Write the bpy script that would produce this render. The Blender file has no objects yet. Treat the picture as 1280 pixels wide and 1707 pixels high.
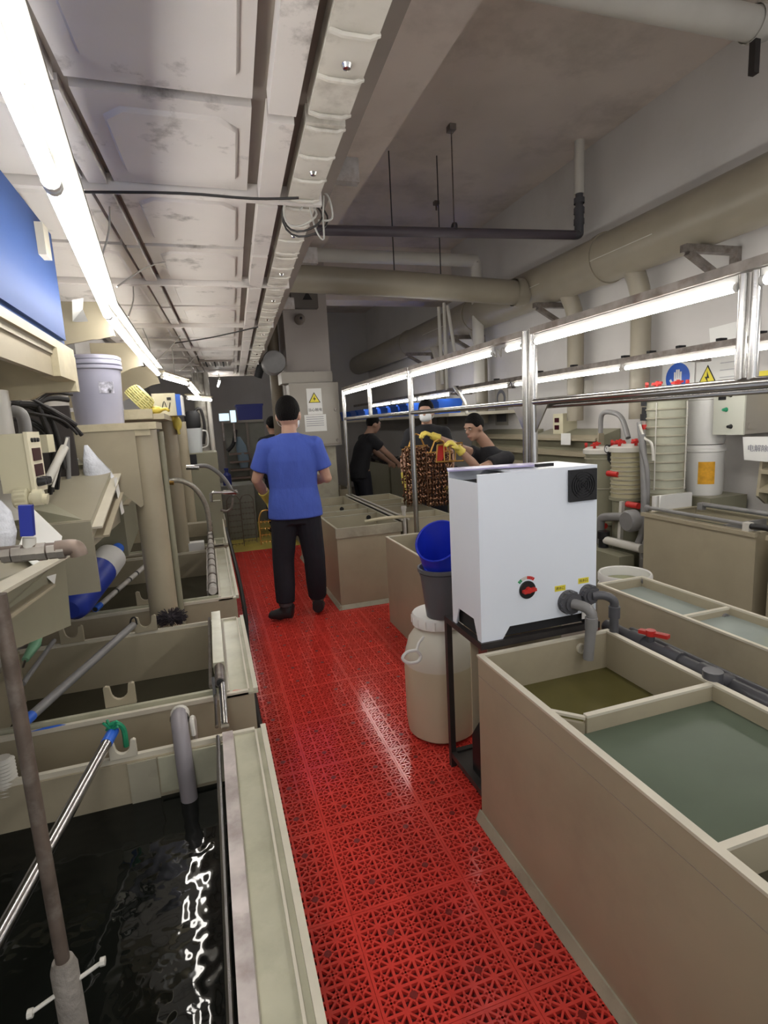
import bpy, bmesh, math, random
from mathutils import Vector, Matrix
random.seed(7)
R = math.radians
SC = bpy.context.scene
COL = SC.collection

# ---------------------------------------------------------------- camera
FPX = 908.4
YAW, PIT, ROL, HCAM = .30562, .1644, -.05397, 1.55
_f = Vector((math.sin(YAW)*math.cos(PIT), math.cos(YAW)*math.cos(PIT), -math.sin(PIT)))
_r0 = _f.cross(Vector((0, 0, 1))).normalized()
_u0 = _r0.cross(_f)
_r = math.cos(ROL)*_r0 + math.sin(ROL)*_u0
_u = -math.sin(ROL)*_r0 + math.cos(ROL)*_u0
cam_d = bpy.data.cameras.new('camera')
cam_d.sensor_fit = 'HORIZONTAL'
cam_d.sensor_width = 36.0
cam_d.lens = FPX/1280*36.0
cam_d.clip_start = .02
cam = bpy.data.objects.new('camera', cam_d)
COL.objects.link(cam)
mw = Matrix((_r, _u, -_f)).transposed().to_4x4()
mw.translation = (0, 0, HCAM)
cam.matrix_world = mw
SC.camera = cam

# ---------------------------------------------------------------- world, exposure, lamp strength
wd = bpy.data.worlds.new('world')
SC.world = wd
wd.use_nodes = True
wd.node_tree.nodes['Background'].inputs[0].default_value = (.95, .97, 1., 1)
wd.node_tree.nodes['Background'].inputs[1].default_value = 1.0
SC.view_settings.view_transform = 'Standard'
SC.view_settings.look = 'None'
SC.view_settings.gamma = 1
SC.view_settings.exposure = 0.0
SC.view_settings.use_curve_mapping = False
LED_POWER = 36.0          # radiance of the fluorescent tubes


def P(px, py, **k):
    """a point of the place, from where it shows in a 1280x1707 frame and one known coordinate"""
    d = _f + (px-640)/FPX*_r - (py-853.5)/FPX*_u
    a, v = list(k.items())[0]
    i = 'xyz'.index(a)
    c = Vector((0, 0, HCAM))
    return c + d*((v-c[i])/d[i])


# ---------------------------------------------------------------- materials
MATS = {}


def mat(name, col, rough=.5, metal=0., var=.0, vscale=6., bump=.0, bscale=40., dirt=None, dirt_amt=.4, dscale=3.,
        emit=None, estr=0., spec=.5, trans=0., ior=1.45, stretch=(1, 1, 1), dirt_lo=.5, dirt_hi=.72, bdetail=4):
    if name in MATS:
        return MATS[name]
    m = bpy.data.materials.new(name)
    m.use_nodes = True
    nt = m.node_tree
    b = nt.nodes['Principled BSDF']
    b.inputs['Base Color'].default_value = (*col, 1)
    b.inputs['Roughness'].default_value = rough
    b.inputs['Metallic'].default_value = metal
    b.inputs['Specular IOR Level'].default_value = spec
    b.inputs['Transmission Weight'].default_value = trans
    b.inputs['IOR'].default_value = ior
    if emit:
        b.inputs['Emission Color'].default_value = (*emit, 1)
        b.inputs['Emission Strength'].default_value = estr
    need = var or bump or dirt
    if need:
        tc = nt.nodes.new('ShaderNodeTexCoord')
        mp = nt.nodes.new('ShaderNodeMapping')
        mp.inputs['Scale'].default_value = stretch
        nt.links.new(tc.outputs['Object'], mp.inputs[0])
    last = None
    if var:
        n = nt.nodes.new('ShaderNodeTexNoise')
        n.inputs['Scale'].default_value = vscale
        n.inputs['Detail'].default_value = 5
        nt.links.new(mp.outputs[0], n.inputs['Vector'])
        r = nt.nodes.new('ShaderNodeValToRGB')
        r.color_ramp.elements[0].position = .3
        r.color_ramp.elements[1].position = .7
        r.color_ramp.elements[0].color = (*[c*(1-var) for c in col], 1)
        r.color_ramp.elements[1].color = (*[min(1, c*(1+var*.6)) for c in col], 1)
        nt.links.new(n.outputs['Fac'], r.inputs[0])
        last = r.outputs[0]
    if dirt:
        n = nt.nodes.new('ShaderNodeTexNoise')
        n.inputs['Scale'].default_value = dscale
        n.inputs['Detail'].default_value = 8
        n.inputs['Roughness'].default_value = .65
        nt.links.new(mp.outputs[0], n.inputs['Vector'])
        r = nt.nodes.new('ShaderNodeValToRGB')
        r.color_ramp.elements[0].position = dirt_lo
        r.color_ramp.elements[1].position = dirt_hi
        r.color_ramp.elements[0].color = (0, 0, 0, 1)
        r.color_ramp.elements[1].color = (dirt_amt,)*3 + (1,)
        nt.links.new(n.outputs['Fac'], r.inputs[0])
        mx = nt.nodes.new('ShaderNodeMixRGB')
        mx.inputs[1].default_value = (*col, 1)
        mx.inputs[2].default_value = (*dirt, 1)
        if last:
            nt.links.new(last, mx.inputs[1])
        nt.links.new(r.outputs[0], mx.inputs[0])
        last = mx.outputs[0]
    if last:
        nt.links.new(last, b.inputs['Base Color'])
    if bump:
        n = nt.nodes.new('ShaderNodeTexNoise')
        n.inputs['Scale'].default_value = bscale
        n.inputs['Detail'].default_value = bdetail
        nt.links.new(mp.outputs[0], n.inputs['Vector'])
        bp = nt.nodes.new('ShaderNodeBump')
        bp.inputs['Strength'].default_value = bump
        bp.inputs['Distance'].default_value = .02
        nt.links.new(n.outputs['Fac'], bp.inputs['Height'])
        nt.links.new(bp.outputs[0], b.inputs['Normal'])
    MATS[name] = m
    return m


PP = mat('pp_plastic', (.385, .338, .242), .42, var=.10, vscale=2.5, dirt=(.27, .23, .17), dirt_amt=.45, dscale=2.2)
PPL = mat('pp_weld_edge', (.60, .56, .46), .4, var=.08, vscale=8)
PPD = mat('pp_plastic_worn', (.38, .355, .275), .38, var=.16, vscale=5, dirt=(.20, .18, .13), dirt_amt=.6, dscale=6)
PPH = mat('pp_hood_plastic', (.315, .288, .215), .42, var=.08, vscale=3)
PPG = mat('pp_olive', (.27, .26, .185), .42, var=.10, vscale=3)
RIM = mat('pp_rim_wet', (.47, .46, .35), .25, var=.14, vscale=9, dirt=(.30, .30, .21), dirt_amt=.5, dscale=7)
BUCK = mat('cream_board', (.55, .49, .34), .5, var=.12, vscale=7, dirt=(.3, .26, .17), dirt_amt=.4, dscale=8)
PVC = mat('pvc_duct', (.30, .268, .208), .35, var=.08, vscale=3)
PVCW = mat('pvc_white', (.62, .60, .55), .35, var=.06, vscale=4)
PVCD = mat('pvc_dark_grey', (.085, .085, .095), .35, var=.1)
PVCM = mat('pvc_mid_grey', (.22, .215, .215), .35, var=.12, vscale=9)
REDT = mat('red_floor_plastic', (.70, .058, .044), .15, var=.12, vscale=5, spec=.6)
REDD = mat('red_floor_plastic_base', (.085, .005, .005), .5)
REDB = mat('red_floor_plug', (.20, .012, .010), .4)
COLP = mat('column_paint', (.44, .40, .375), .7, var=.06, vscale=2)
CONC = mat('concrete_floor', (.16, .13, .11), .55, var=.3, vscale=3)
YELF = mat('yellow_floor_paint', (.55, .44, .09), .35, var=.2, vscale=6, dirt=(.2, .14, .05), dirt_amt=.6)
WALLM = mat('white_wall_paint', (.58, .56, .545), .7, var=.05, vscale=1.5, dirt=(.42, .40, .38), dirt_amt=.4, dscale=1.2)
CEILM = mat('ceiling_paint', (.70, .62, .56), .8, var=.10, vscale=1.2, dirt=(.30, .26, .23), dirt_amt=.6, dscale=1.0)
SHEET = mat('painted_duct_panel', (.70, .66, .63), .42, var=.06, vscale=3, dirt=(.13, .11, .10), dirt_amt=.85, dscale=4.5, dirt_lo=.57, dirt_hi=.70)
RIBM = mat('painted_duct_rib', (.24, .205, .18), .5, var=.1, vscale=6)
DUCTR = mat('ribbed_duct_sheet', (.66, .63, .57), .4, var=.12, vscale=8, dirt=(.22, .19, .16), dirt_amt=.6, dscale=9)
STEEL = mat('stainless_steel', (.55, .54, .53), .22, 1., var=.08, vscale=14)
STEELD = mat('dull_steel', (.30, .27, .25), .45, .8, var=.3, vscale=18, dirt=(.14, .09, .07), dirt_amt=.7, dscale=12)
RUST = mat('brown_rod', (.145, .112, .092), .5, .3, var=.3, vscale=22, dirt=(.30, .27, .24), dirt_amt=.6, dscale=16)
IRON = mat('dark_iron_frame', (.055, .05, .05), .4, .5, var=.2, vscale=12)
REDOX = mat('red_oxide_leg', (.16, .045, .035), .45, .1, var=.25, vscale=12)
WHITE = mat('white_enamel', (.78, .83, .92), .22, var=.015, vscale=2)
WHITEP = mat('white_plastic', (.75, .74, .72), .4, var=.05)
MILKY = mat('milky_drum', (.62, .60, .52), .35, var=.05, vscale=2)
MILKL = mat('milky_drum_filled', (.56, .52, .38), .35, var=.06, vscale=2)
BLACK = mat('black_plastic', (.012, .012, .014), .35)
BLACKM = mat('matt_black', (.018, .018, .02), .7)
DARK = mat('dark_recess', (.03, .03, .03), .8)
BLUEC = mat('blue_cabinet', (.032, .068, .20), .62, spec=.25, var=.15, vscale=2)
BLUEP = mat('blue_plastic', (.012, .03, .48), .3, var=.06)
BLUEB = mat('bright_blue_plastic', (.03, .13, .62), .35)
BLUEK = mat('blue_and_dark', (.015, .03, .25), .35)
GREYB = mat('violet_grey_bucket', (.33, .33, .42), .38, var=.06, vscale=4)
GREYBK = mat('grey_bucket', (.10, .10, .11), .4)
YEL = mat('yellow_rubber', (.72, .58, .11), .5, var=.12, vscale=20)
YELB = mat('yellow_basket', (.70, .66, .30), .5)
REDP = mat('red_plastic', (.55, .03, .025), .35)
PAPER = mat('paper', (.78, .78, .76), .8, var=.03)
INK = mat('ink', (.03, .03, .03), .8)
SIGNY = mat('sign_yellow', (.78, .66, .05), .5)
SIGNB = mat('sign_blue', (.02, .10, .50), .5)
GREEN = mat('green_cord', (.02, .28, .14), .55, var=.2, vscale=30)
CABLE = mat('cable_black', (.02, .018, .018), .5)
CABLEW = mat('cable_grey', (.42, .41, .38), .5)
SCREEN = mat('dark_display', (.05, .012, .018), .15)
CTRL = mat('controller_cream', (.62, .58, .42), .45, var=.05)
CABN = mat('grey_cabinet_paint', (.33, .305, .265), .4, var=.06, vscale=3)
COPPER = mat('copper_parts', (.26, .14, .085), .22, .9, var=.3, vscale=40)
BRASS = mat('brass_wire', (.62, .36, .10), .3, .8)
BRUSH = mat('dark_bristle', (.035, .028, .035), .8)
ORANGE = mat('orange_label', (.72, .36, .02), .5, var=.2, vscale=30)
FOIL = mat('clear_bag', (.62, .64, .70), .25, var=.2, vscale=18, bump=.6, bscale=30)
LED = mat('lamp_tube', (1, 1, 1), .4, emit=(1., .965, .90), estr=LED_POWER)
LAMPB = mat('lamp_body', (.75, .75, .73), .4)
SCRL = mat('lit_screen', (.5, .7, .8), .4, emit=(.65, .85, 1.), estr=1.1)


def water(name, col, bump, scale, rough=.03, spec=.5):
    m = mat(name, col, rough, bump=bump, bscale=scale, var=.15, vscale=3, ior=1.33, bdetail=1.2, spec=spec)
    return m


W_BLACK = water('black_bath', (.006, .007, .006), .13, 17)
W_OLIVE = water('olive_bath', (.10, .088, .030), .03, 5, .2, .25)
W_GREY = water('grey_green_bath', (.105, .13, .095), .02, 4, .32, .2)
W_CLEAR = water('pale_bath', (.30, .34, .32), .05, 8)
W_DARK = water('dark_olive_bath', (.05, .046, .03), .06, 6)

# ---------------------------------------------------------------- building helpers
BASE = {}


def tag(o, label=None, cat=None, group=None, kind=None):
    if label: o['label'] = label
    if cat: o['category'] = cat
    if group: o['group'] = group
    if kind: o['kind'] = kind
    return o


def thing(name, label, cat, loc, group=None, rz=0.):
    o = bpy.data.objects.new(name, None)
    o.empty_display_size = .05
    COL.objects.link(o)
    o.location = loc
    o.rotation_euler.z = rz
    BASE[o.name] = (Vector(loc), rz)
    return tag(o, label, cat, group)


def base_of(o):
    while o is not None:
        if o.name in BASE:
            return BASE[o.name]
        o = o.parent
    return Vector((0, 0, 0)), 0.


def link(name, me, m, parent=None, **k):
    o = bpy.data.objects.new(name, me)
    COL.objects.link(o)
    if m is not None and not me.materials:
        me.materials.append(m)
    if parent is not None:
        o.parent = parent
    tag(o, k.get('label'), k.get('cat'), k.get('group'), k.get('kind'))
    return o


def finish(me, smooth=True, ang=38):
    if smooth:
        me.polygons.foreach_set('use_smooth', [True]*len(me.polygons))
        me.set_sharp_from_angle(angle=R(ang))
    me.update()


def spline(pts, n=6):
    pts = [Vector(p) for p in pts]
    out = []
    for i in range(len(pts)-1):
        a = pts[max(i-1, 0)]; b = pts[i]; c = pts[i+1]; d = pts[min(i+2, len(pts)-1)]
        for j in range(n):
            t = j/n
            out.append(.5*((2*b)+(c-a)*t+(2*a-5*b+4*c-d)*t*t+(3*b-a-3*c+d)*t*t*t))
    out.append(pts[-1])
    return out


class MB:
    def __init__(s):
        s.bm = bmesh.new()
        s.mi = 0
        s.mats = []

    def use(s, m):
        if m not in s.mats: s.mats.append(m)
        s.mi = s.mats.index(m)
        return s

    def faces(s, vs, fs):
        v = [s.bm.verts.new(p) for p in vs]
        for f in fs:
            try:
                q = s.bm.faces.new([v[i] for i in f])
                q.material_index = s.mi
            except ValueError:
                pass
        return s

    def box(s, x0, x1, y0, y1, z0, z1):
        v = [(x0, y0, z0), (x1, y0, z0), (x1, y1, z0), (x0, y1, z0), (x0, y0, z1), (x1, y0, z1), (x1, y1, z1), (x0, y1, z1)]
        s.faces(v, [(3, 2, 1, 0), (4, 5, 6, 7), (0, 1, 5, 4), (1, 2, 6, 5), (2, 3, 7, 6), (3, 0, 4, 7)])
        return s

    def bar(s, p, q, w, h, up=(0, 0, 1)):
        """rectangular bar from p to q, width w across, height h along up"""
        p, q = Vector(p), Vector(q)
        d = (q-p).normalized()
        a = d.cross(Vector(up))
        if a.length < 1e-4: a = d.cross(Vector((0, 1, 0)))
        a.normalize()
        b = a.cross(d)
        v = []
        for c in (p, q):
            for i, j in ((-1, -1), (1, -1), (1, 1), (-1, 1)):
                v.append(c + a*w/2*i + b*h/2*j)
        s.faces(v, [(3, 2, 1, 0), (4, 5, 6, 7), (0, 1, 5, 4), (1, 2, 6, 5), (2, 3, 7, 6), (3, 0, 4, 7)])
        return s

    def tube(s, pts, r, seg=10, cap=True, smooth=0, hollow=0.):
        """round bar along points; r may be a list"""
        if smooth: pts = spline(pts, smooth)
        pts = [Vector(p) for p in pts]
        rr = r if isinstance(r, (list, tuple)) else [r]*len(pts)
        if len(rr) != len(pts):
            rr = [rr[0]+(rr[-1]-rr[0])*i/(len(pts)-1) for i in range(len(pts))]
        rings = []
        up = None
        for i, p in enumerate(pts):
            d = (pts[min(i+1, len(pts)-1)]-pts[max(i-1, 0)]).normalized()
            if up is None:
                up = d.orthogonal().normalized()
            else:
                up = (up-d*up.dot(d))
                up = up.normalized() if up.length > 1e-5 else d.orthogonal().normalized()
            b = d.cross(up)
            rings.append([s.bm.verts.new(p+(up*math.cos(2*math.pi*k/seg)+b*math.sin(2*math.pi*k/seg))*rr[i]) for k in range(seg)])
        for i in range(len(rings)-1):
            for k in range(seg):
                f = s.bm.faces.new((rings[i][k], rings[i][(k+1) % seg], rings[i+1][(k+1) % seg], rings[i+1][k]))
                f.material_index = s.mi
        if cap:
            f = s.bm.faces.new(rings[0][::-1]); f.material_index = s.mi
            f = s.bm.faces.new(rings[-1]); f.material_index = s.mi
        return s

    def cyl(s, p, q, r, seg=16, r2=None, cap=True):
        return s.tube([p, q], [r, r if r2 is None else r2], seg, cap)

    def lathe(s, prof, c=(0, 0, 0), seg=24, axis='z', sx=1., sy=1.):
        """profile of (radius, height) turned about an axis through c"""
        c = Vector(c)
        rings = []
        for r_, h in prof:
            ring = []
            if r_ < 1e-6:
                ring = [None]
            for k in range(seg) if r_ >= 1e-6 else [0]:
                a = 2*math.pi*k/seg
                u, v = r_*math.cos(a)*sx, r_*math.sin(a)*sy
                if axis == 'z': p = (u, v, h)
                elif axis == 'y': p = (v, h, u)
                else: p = (h, u, v)
                nv = s.bm.verts.new(c+Vector(p))
                if ring == [None]: ring = [nv]
                else: ring.append(nv)
            rings.append(ring)
        for a, b in zip(rings, rings[1:]):
            for k in range(seg):
                l = (k+1) % seg
                if len(a) == 1 and len(b) == 1: continue
                if len(a) == 1: vs = (a[0], b[l], b[k])
                elif len(b) == 1: vs = (a[k], a[l], b[0])
                else: vs = (a[k], a[l], b[l], b[k])
                f = s.bm.faces.new(vs); f.material_index = s.mi
        return s

    def prism(s, poly, lo, hi, axis='y'):
        """2-D polygon extruded along an axis ('y': poly is x,z; 'x': y,z; 'z': x,y)"""
        def V(a, b, t):
            return {'y': (a, t, b), 'x': (t, a, b), 'z': (a, b, t)}[axis]
        n = len(poly)
        v = [V(a, b, lo) for a, b in poly]+[V(a, b, hi) for a, b in poly]
        s.faces(v, [tuple(range(n))[::-1], tuple(range(n, 2*n))]+[(i, (i+1) % n, n+(i+1) % n, n+i) for i in range(n)])
        return s

    def ell(s, c, rx, ry, rz, seg=14, rot=None):
        mt = Matrix.Translation(Vector(c)) @ (rot.to_4x4() if rot else Matrix()) @ Matrix.Diagonal((rx, ry, rz, 1))
        r = bmesh.ops.create_uvsphere(s.bm, u_segments=seg, v_segments=max(6, seg*2//3), radius=1, matrix=mt)
        for v in r['verts']:
            for f in v.link_faces: f.material_index = s.mi
        return s

    def loft(s, rings, seg=20):
        """rings of (centre, half-width vector, half-depth vector)"""
        rs = []
        for c, a, b in rings:
            c, a, b = Vector(c), Vector(a), Vector(b)
            rs.append([s.bm.verts.new(c+a*math.cos(2*math.pi*k/seg)+b*math.sin(2*math.pi*k/seg)) for k in range(seg)])
        for x, y in zip(rs, rs[1:]):
            for k in range(seg):
                s.bm.faces.new((x[k], x[(k+1) % seg], y[(k+1) % seg], y[k]))
        s.bm.faces.new(rs[0][::-1]); s.bm.faces.new(rs[-1])
        return s

    def mesh(s, name, parent=None, bev=0., smooth=True, ang=38):
        bm = s.bm
        if bev:
            es = [e for e in bm.edges if len(e.link_faces) == 2 and e.calc_face_angle(0) > R(50)]
            bmesh.ops.bevel(bm, geom=es, offset=bev, segments=1, affect='EDGES', profile=.5, clamp_overlap=True)
        bmesh.ops.recalc_face_normals(bm, faces=bm.faces)
        if parent is not None:
            b, rz = base_of(parent)
            bmesh.ops.translate(bm, verts=bm.verts, vec=-b)
            if rz: bmesh.ops.rotate(bm, verts=bm.verts, cent=(0, 0, 0), matrix=Matrix.Rotation(-rz, 3, 'Z'))
        me = bpy.data.meshes.new(name)
        bm.to_mesh(me)
        bm.free()
        finish(me, smooth, ang)
        for m in s.mats: me.materials.append(m)
        return me

    def build(s, name, m, parent=None, bev=0., smooth=True, ang=38, **k):
        return link(name, s.mesh(name, parent, bev, smooth, ang), None if s.mats else m, parent, **k)


def solo(name, label, cat, mb, m, loc, group=None, bev=0., **k):
    """a thing that is one mesh, its origin at its base"""
    bmesh.ops.translate(mb.bm, verts=mb.bm.verts, vec=-Vector(loc))
    o = mb.build(name, m, None, bev=bev, **k)
    o.location = loc
    return tag(o, label, cat, group)


def copy_tree(o, parent=None):
    c = o.copy()
    COL.objects.link(c)
    c.parent = parent
    for ch in list(o.children): copy_tree(ch, c)
    return c


def text_mesh(body, size, m, parent, origin, right=(1, 0, 0), up=(0, 0, 1), name='lettering', depth=.0006, align='CENTER'):
    cu = bpy.data.curves.new(name, 'FONT')
    cu.body = body
    cu.size = size
    cu.extrude = depth
    cu.align_x = align
    cu.align_y = 'CENTER'
    ob = bpy.data.objects.new(name, cu)
    COL.objects.link(ob)
    dg = bpy.context.evaluated_depsgraph_get()
    me = bpy.data.meshes.new_from_object(ob.evaluated_get(dg))
    bpy.data.objects.remove(ob)
    bpy.data.curves.remove(cu)
    rt, up = Vector(right).normalized(), Vector(up).normalized()
    mt = Matrix((rt, up, rt.cross(up))).transposed().to_4x4()
    mt.translation = Vector(origin)
    me.transform(mt)
    if parent is not None:
        b, rz = base_of(parent)
        me.transform(Matrix.Rotation(-rz, 4, 'Z') @ Matrix.Translation(-b))
    me.materials.clear()
    return link(name, me, m, parent, label='printed lettering')


def remeshed(mb, vox, smooth=4):
    me = bpy.data.meshes.new('tmp')
    bmesh.ops.recalc_face_normals(mb.bm, faces=mb.bm.faces)
    mb.bm.to_mesh(me)
    mb.bm.free()
    ob = bpy.data.objects.new('tmp', me)
    COL.objects.link(ob)
    md = ob.modifiers.new('r', 'REMESH'); md.mode = 'VOXEL'; md.voxel_size = vox
    if smooth:
        sm = ob.modifiers.new('s', 'SMOOTH'); sm.factor = .5; sm.iterations = smooth
    dg = bpy.context.evaluated_depsgraph_get()
    out = bpy.data.meshes.new_from_object(ob.evaluated_get(dg))
    bpy.data.objects.remove(ob)
    out.polygons.foreach_set('use_smooth', [True]*len(out.polygons))
    return out


def struct(name, mb, m, label=None, parent=None, **k):
    o = mb.build(name, m, parent, **k)
    o['kind'] = 'structure'
    if label: o['label'] = label
    return o

# ================================================================ THE ROOM
XW, XL, YB, YF, ZC = 3.9, -1.05, 13.0, -2.6, 4.12
floor = struct('floor', MB().box(XL, XW, YF, YB, -.1, 0), CONC, 'dark wet concrete floor under the plating line')
struct('wall_right', MB().box(XW, XW+.1, YF, YB, 0, ZC), WALLM, 'white painted wall behind the filters')
struct('wall_left', MB().box(XL-.1, XL, YF, YB, 0, ZC), WALLM, 'wall behind the left tank row')
struct('wall_back', MB().box(XL, XW, YB, YB+.1, 0, ZC), WALLM, 'far end wall')
struct('ceiling', MB().box(XL, XW, YF, YB, ZC, ZC+.1), CEILM, 'dull beige grey painted concrete ceiling')
struct('trim_1', MB().box(1.163, 1.53, YF, 8.2, 3.6, ZC), CEILM, 'concrete ceiling beam running along the aisle')
struct('trim_2', MB().box(XL, XW, 8.2, 8.6, 3.35, ZC), CEILM, 'concrete beam crossing the far part of the hall')
struct('trim_3', MB().box(1.05, 1.60, 7.0, 7.5, 0, 3.6), COLP, 'square white painted column behind the electrical cabinet', bev=.006)

# red perforated floor tiles: one mesh, shared
PX, PY = .39, .395


def tile_mesh():
    mb = MB().use(REDT)
    n = 6
    a, b = PX-.0012, PY-.0012
    z0, z1 = .002, .013
    cx, cy = a/n, b/n

    def strip(x0, y0, x1, y1, w, zt=z1):
        d = Vector((x1-x0, y1-y0, 0))
        nn = Vector((-d.y, d.x, 0)).normalized()*w/2
        p, q = Vector((x0, y0, 0)), Vector((x1, y1, 0))
        v = [p-nn, q-nn, q+nn, p+nn]
        vs = [(t.x, t.y, z0) for t in v]+[(t.x, t.y, zt) for t in v]
        mb.faces(vs, [(4, 5, 6, 7), (0, 1, 5, 4), (1, 2, 6, 5), (2, 3, 7, 6), (3, 0, 4, 7)])
    for i in range(n+1):
        w = .0085
        o = .00425 if i == 0 else (-.00425 if i == n else 0)
        strip(i*cx+o, 0, i*cx+o, b, w)
        strip(0, i*cy+o, a, i*cy+o, w, z1-.00018)
    for i in range(n):
        for j in range(n):
            x, y = i*cx, j*cy
            boss = i in (1, 4) and j in (1, 4)
            strip(x, y, x+cx, y+cy, .0062, z1-.0006)
            strip(x, y+cy, x+cx, y, .0062, z1-.0006)
            k = .27
            mx, my = x+cx/2, y+cy/2
            if boss:
                mb.use(REDB).lathe([(.0100, z0), (.0115, z1+.0004), (0, z1+.0004)], (mx, my, 0), 12)
                mb.use(REDT)
            dx, dy = cx*k, cy*k
            q = [(mx-dx, my), (mx, my-dy), (mx+dx, my), (mx, my+dy)]
            for t in range(4):
                strip(*q[t], *q[(t+1) % 4], .0055, z1-.0003)
            # short struts from the middle of each grid bar to the diamond
            strip(x, my, mx-dx, my, .006, z1-.0009); strip(mx+dx, my, x+cx, my, .006, z1-.0009)
            strip(mx, y, mx, my-dy, .006, z1-.0009); strip(mx, my+dy, mx, y+cy, .006, z1-.0009)
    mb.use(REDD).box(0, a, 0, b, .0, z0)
    return mb.mesh('floor_tile', smooth=False)


TM = tile_mesh()
for i in range(4):
    for j in range(-1, 15):
        x, y = .287-PX+i*PX, 1.48-PY*2+(j+1)*PY
        if i == 3 and not (1.7 < y+PY and y < 4.3): continue
        link('floor_tile', TM, None, floor).location = (x, y, 0)
ye = 1.48-PY*2+16*PY
struct('yellow_floor', MB().box(-.1, 1.05, ye+.01, 9.2, 0, .010), YELF, 'yellow painted strip of floor past the red tiles', floor)

Z0 = .013


def tank(label, x0, x1, y0, y1, h, t=.014, div=(), waters=(), group=None, m=PP, rimm=PPL, rimw=None, z0=Z0, name='plating_tank', xdiv=(), rimh=.008):
    rimw = rimw or t
    root = thing(name, label, 'tank', ((x0+x1)/2, (y0+y1)/2, z0), group)
    MB().box(x0, x0+t, y0, y1, z0, h-rimh).build('side_panel', m, root)
    MB().box(x1-t, x1, y0, y1, z0, h-rimh).build('side_panel', m, root)
    MB().box(x0+t, x1-t, y0, y0+t, z0, h-rimh).build('end_panel', m, root)
    MB().box(x0+t, x1-t, y1-t, y1, z0, h-rimh).build('end_panel', m, root)
    MB().box(x0+t, x1-t, y0+t, y1-t, z0, z0+t).build('base_panel', m, root)
    for a, b, c, d in ((x0-.002, x0+rimw, y0, y1), (x1-rimw, x1+.002, y0, y1), (x0+rimw, x1-rimw, y0-.002, y0+rimw), (x0+rimw, x1-rimw, y1-rimw, y1+.002)):
        MB().box(a, b, c, d, h-rimh, h).build('rim', rimm, root, bev=.0015)
    for d in div:
        dv = MB().box(x0+t, x1-t, d-t/2, d+t/2, z0+t, h-.014).build('divider', m, root)
        MB().box(x0+rimw, x1-rimw, d-t/2-.001, d+t/2+.001, h-.014, h-.004).build('weld_edge', rimm, dv)
    for ya, yb, z, wm in waters:
        MB().box(x0+t, x1-t, ya, yb, z0+t, z).build('bath_liquid', wm, root)
    return root


# ================================================================ RIGHT SIDE, NEAR
A = thing('plating_tank', 'large beige tank in the right foreground holding olive and grey-green baths', 'tank', (1.15, .3, Z0))
ax0, ax1, ay0, ay1, ah, at_ = .867, 1.44, -1.4, 1.70, .69, .016
MB().box(ax0, ax0+at_, ay0, ay1, Z0, ah-.008).build('side_panel', PP, A)
MB().box(ax1-at_, ax1, ay0, ay1, Z0, ah-.008).build('side_panel', PP, A)
MB().box(ax0+at_, ax1-at_, ay1-at_, ay1, Z0, ah-.008).build('end_panel', PP, A)
MB().box(ax0+at_, ax1-at_, ay0, ay0+at_, Z0, ah-.008).build('end_panel', PP, A)
MB().box(ax0+at_, ax1-at_, ay0+at_, ay1-at_, Z0, Z0+.016).build('base_panel', PP, A)
MB().box(ax0-.004, ax0+at_+.003, ay0, ay1+.002, ah-.008, ah).build('rim', PPL, A, bev=.002)
MB().box(ax1-at_-.002, ax1+.003, ay0, ay1+.002, ah-.008, ah).build('rim', PPL, A, bev=.002)
MB().box(ax0+at_+.003, ax1-at_-.002, ay1-at_, ay1+.002, ah-.008, ah).build('rim', PPL, A, bev=.002)
for yd, xs in ((1.215, .957), (.715, ax0+at_), (-.3, ax0+at_)):
    dv = MB().box(xs, ax1-at_, yd-.008, yd+.008, Z0+.016, ah-.010).build('divider', PP, A)
    MB().box(xs, ax1-at_-.002, yd-.009, yd+.009, ah-.010, ah-.002).build('weld_edge', PPL, dv)
cp = MB().bar((.957, 1.215, .345), (.883, 1.292, .345), .012, .632).build('corner_baffle', PP, A)
MB().bar((.957, 1.215, ah-.012), (.883, 1.292, ah-.012), .013, .008).build('weld_edge', PPL, cp)
MB().prism([(ax0-.022, Z0), (ax0, Z0), (ax0, .05), (ax0-.006, .05)], ay0, ay1+.01).build('base_weld', PPD, A)
MB().box(ax0-.0012, ax0, ay0, ay1, .609, .6105).build('panel_seam', mat('seam', (.27, .24, .2), .6), A)
MB().prism([(.883, 1.293), (.957, 1.223), (1.424, 1.223), (1.424, 1.684), (.883, 1.684)], .03, .538, 'z').build('bath_liquid', W_OLIVE, A)
MB().box(ax0+at_, ax1-at_, .723, 1.207, .03, .634).build('bath_liquid', W_GREY, A)
MB().box(ax0+at_, ax1-at_, -.29, .707, .03, .60).build('bath_liquid', W_DARK, A)
fl = P(967, 1080, y=1.684)
MB().lathe([(.0, 0), (.020, 0), (.020, -.012), (.013, -.012), (.013, -.004), (0, -.004)], (fl.x, 1.684, fl.z), 16, 'y').build('drain_fitting', PPL, A)

B = tank('long narrow beige rinse tank behind the foreground tank, full of clear water', 1.80, 2.075, -.6, 2.20, .69, .014, div=(1.692, .75, 0.),
         waters=((1.70, 2.185, .640, W_CLEAR), (.758, 1.684, .652, W_CLEAR), (.008, .742, .645, W_CLEAR)), name='rinse_tank')
for px, py in ((1072, 967), (1208, 1028)):
    q = P(px, py, y=2.186 if px < 1100 else 1.684)
    MB().lathe([(0, 0), (.016, 0), (.016, -.01), (.009, -.01), (.009, -.003), (0, -.003)], (q.x, q.y, min(q.z, .668)), 14, 'y').build('overflow_fitting', PVCM, B)

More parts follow.
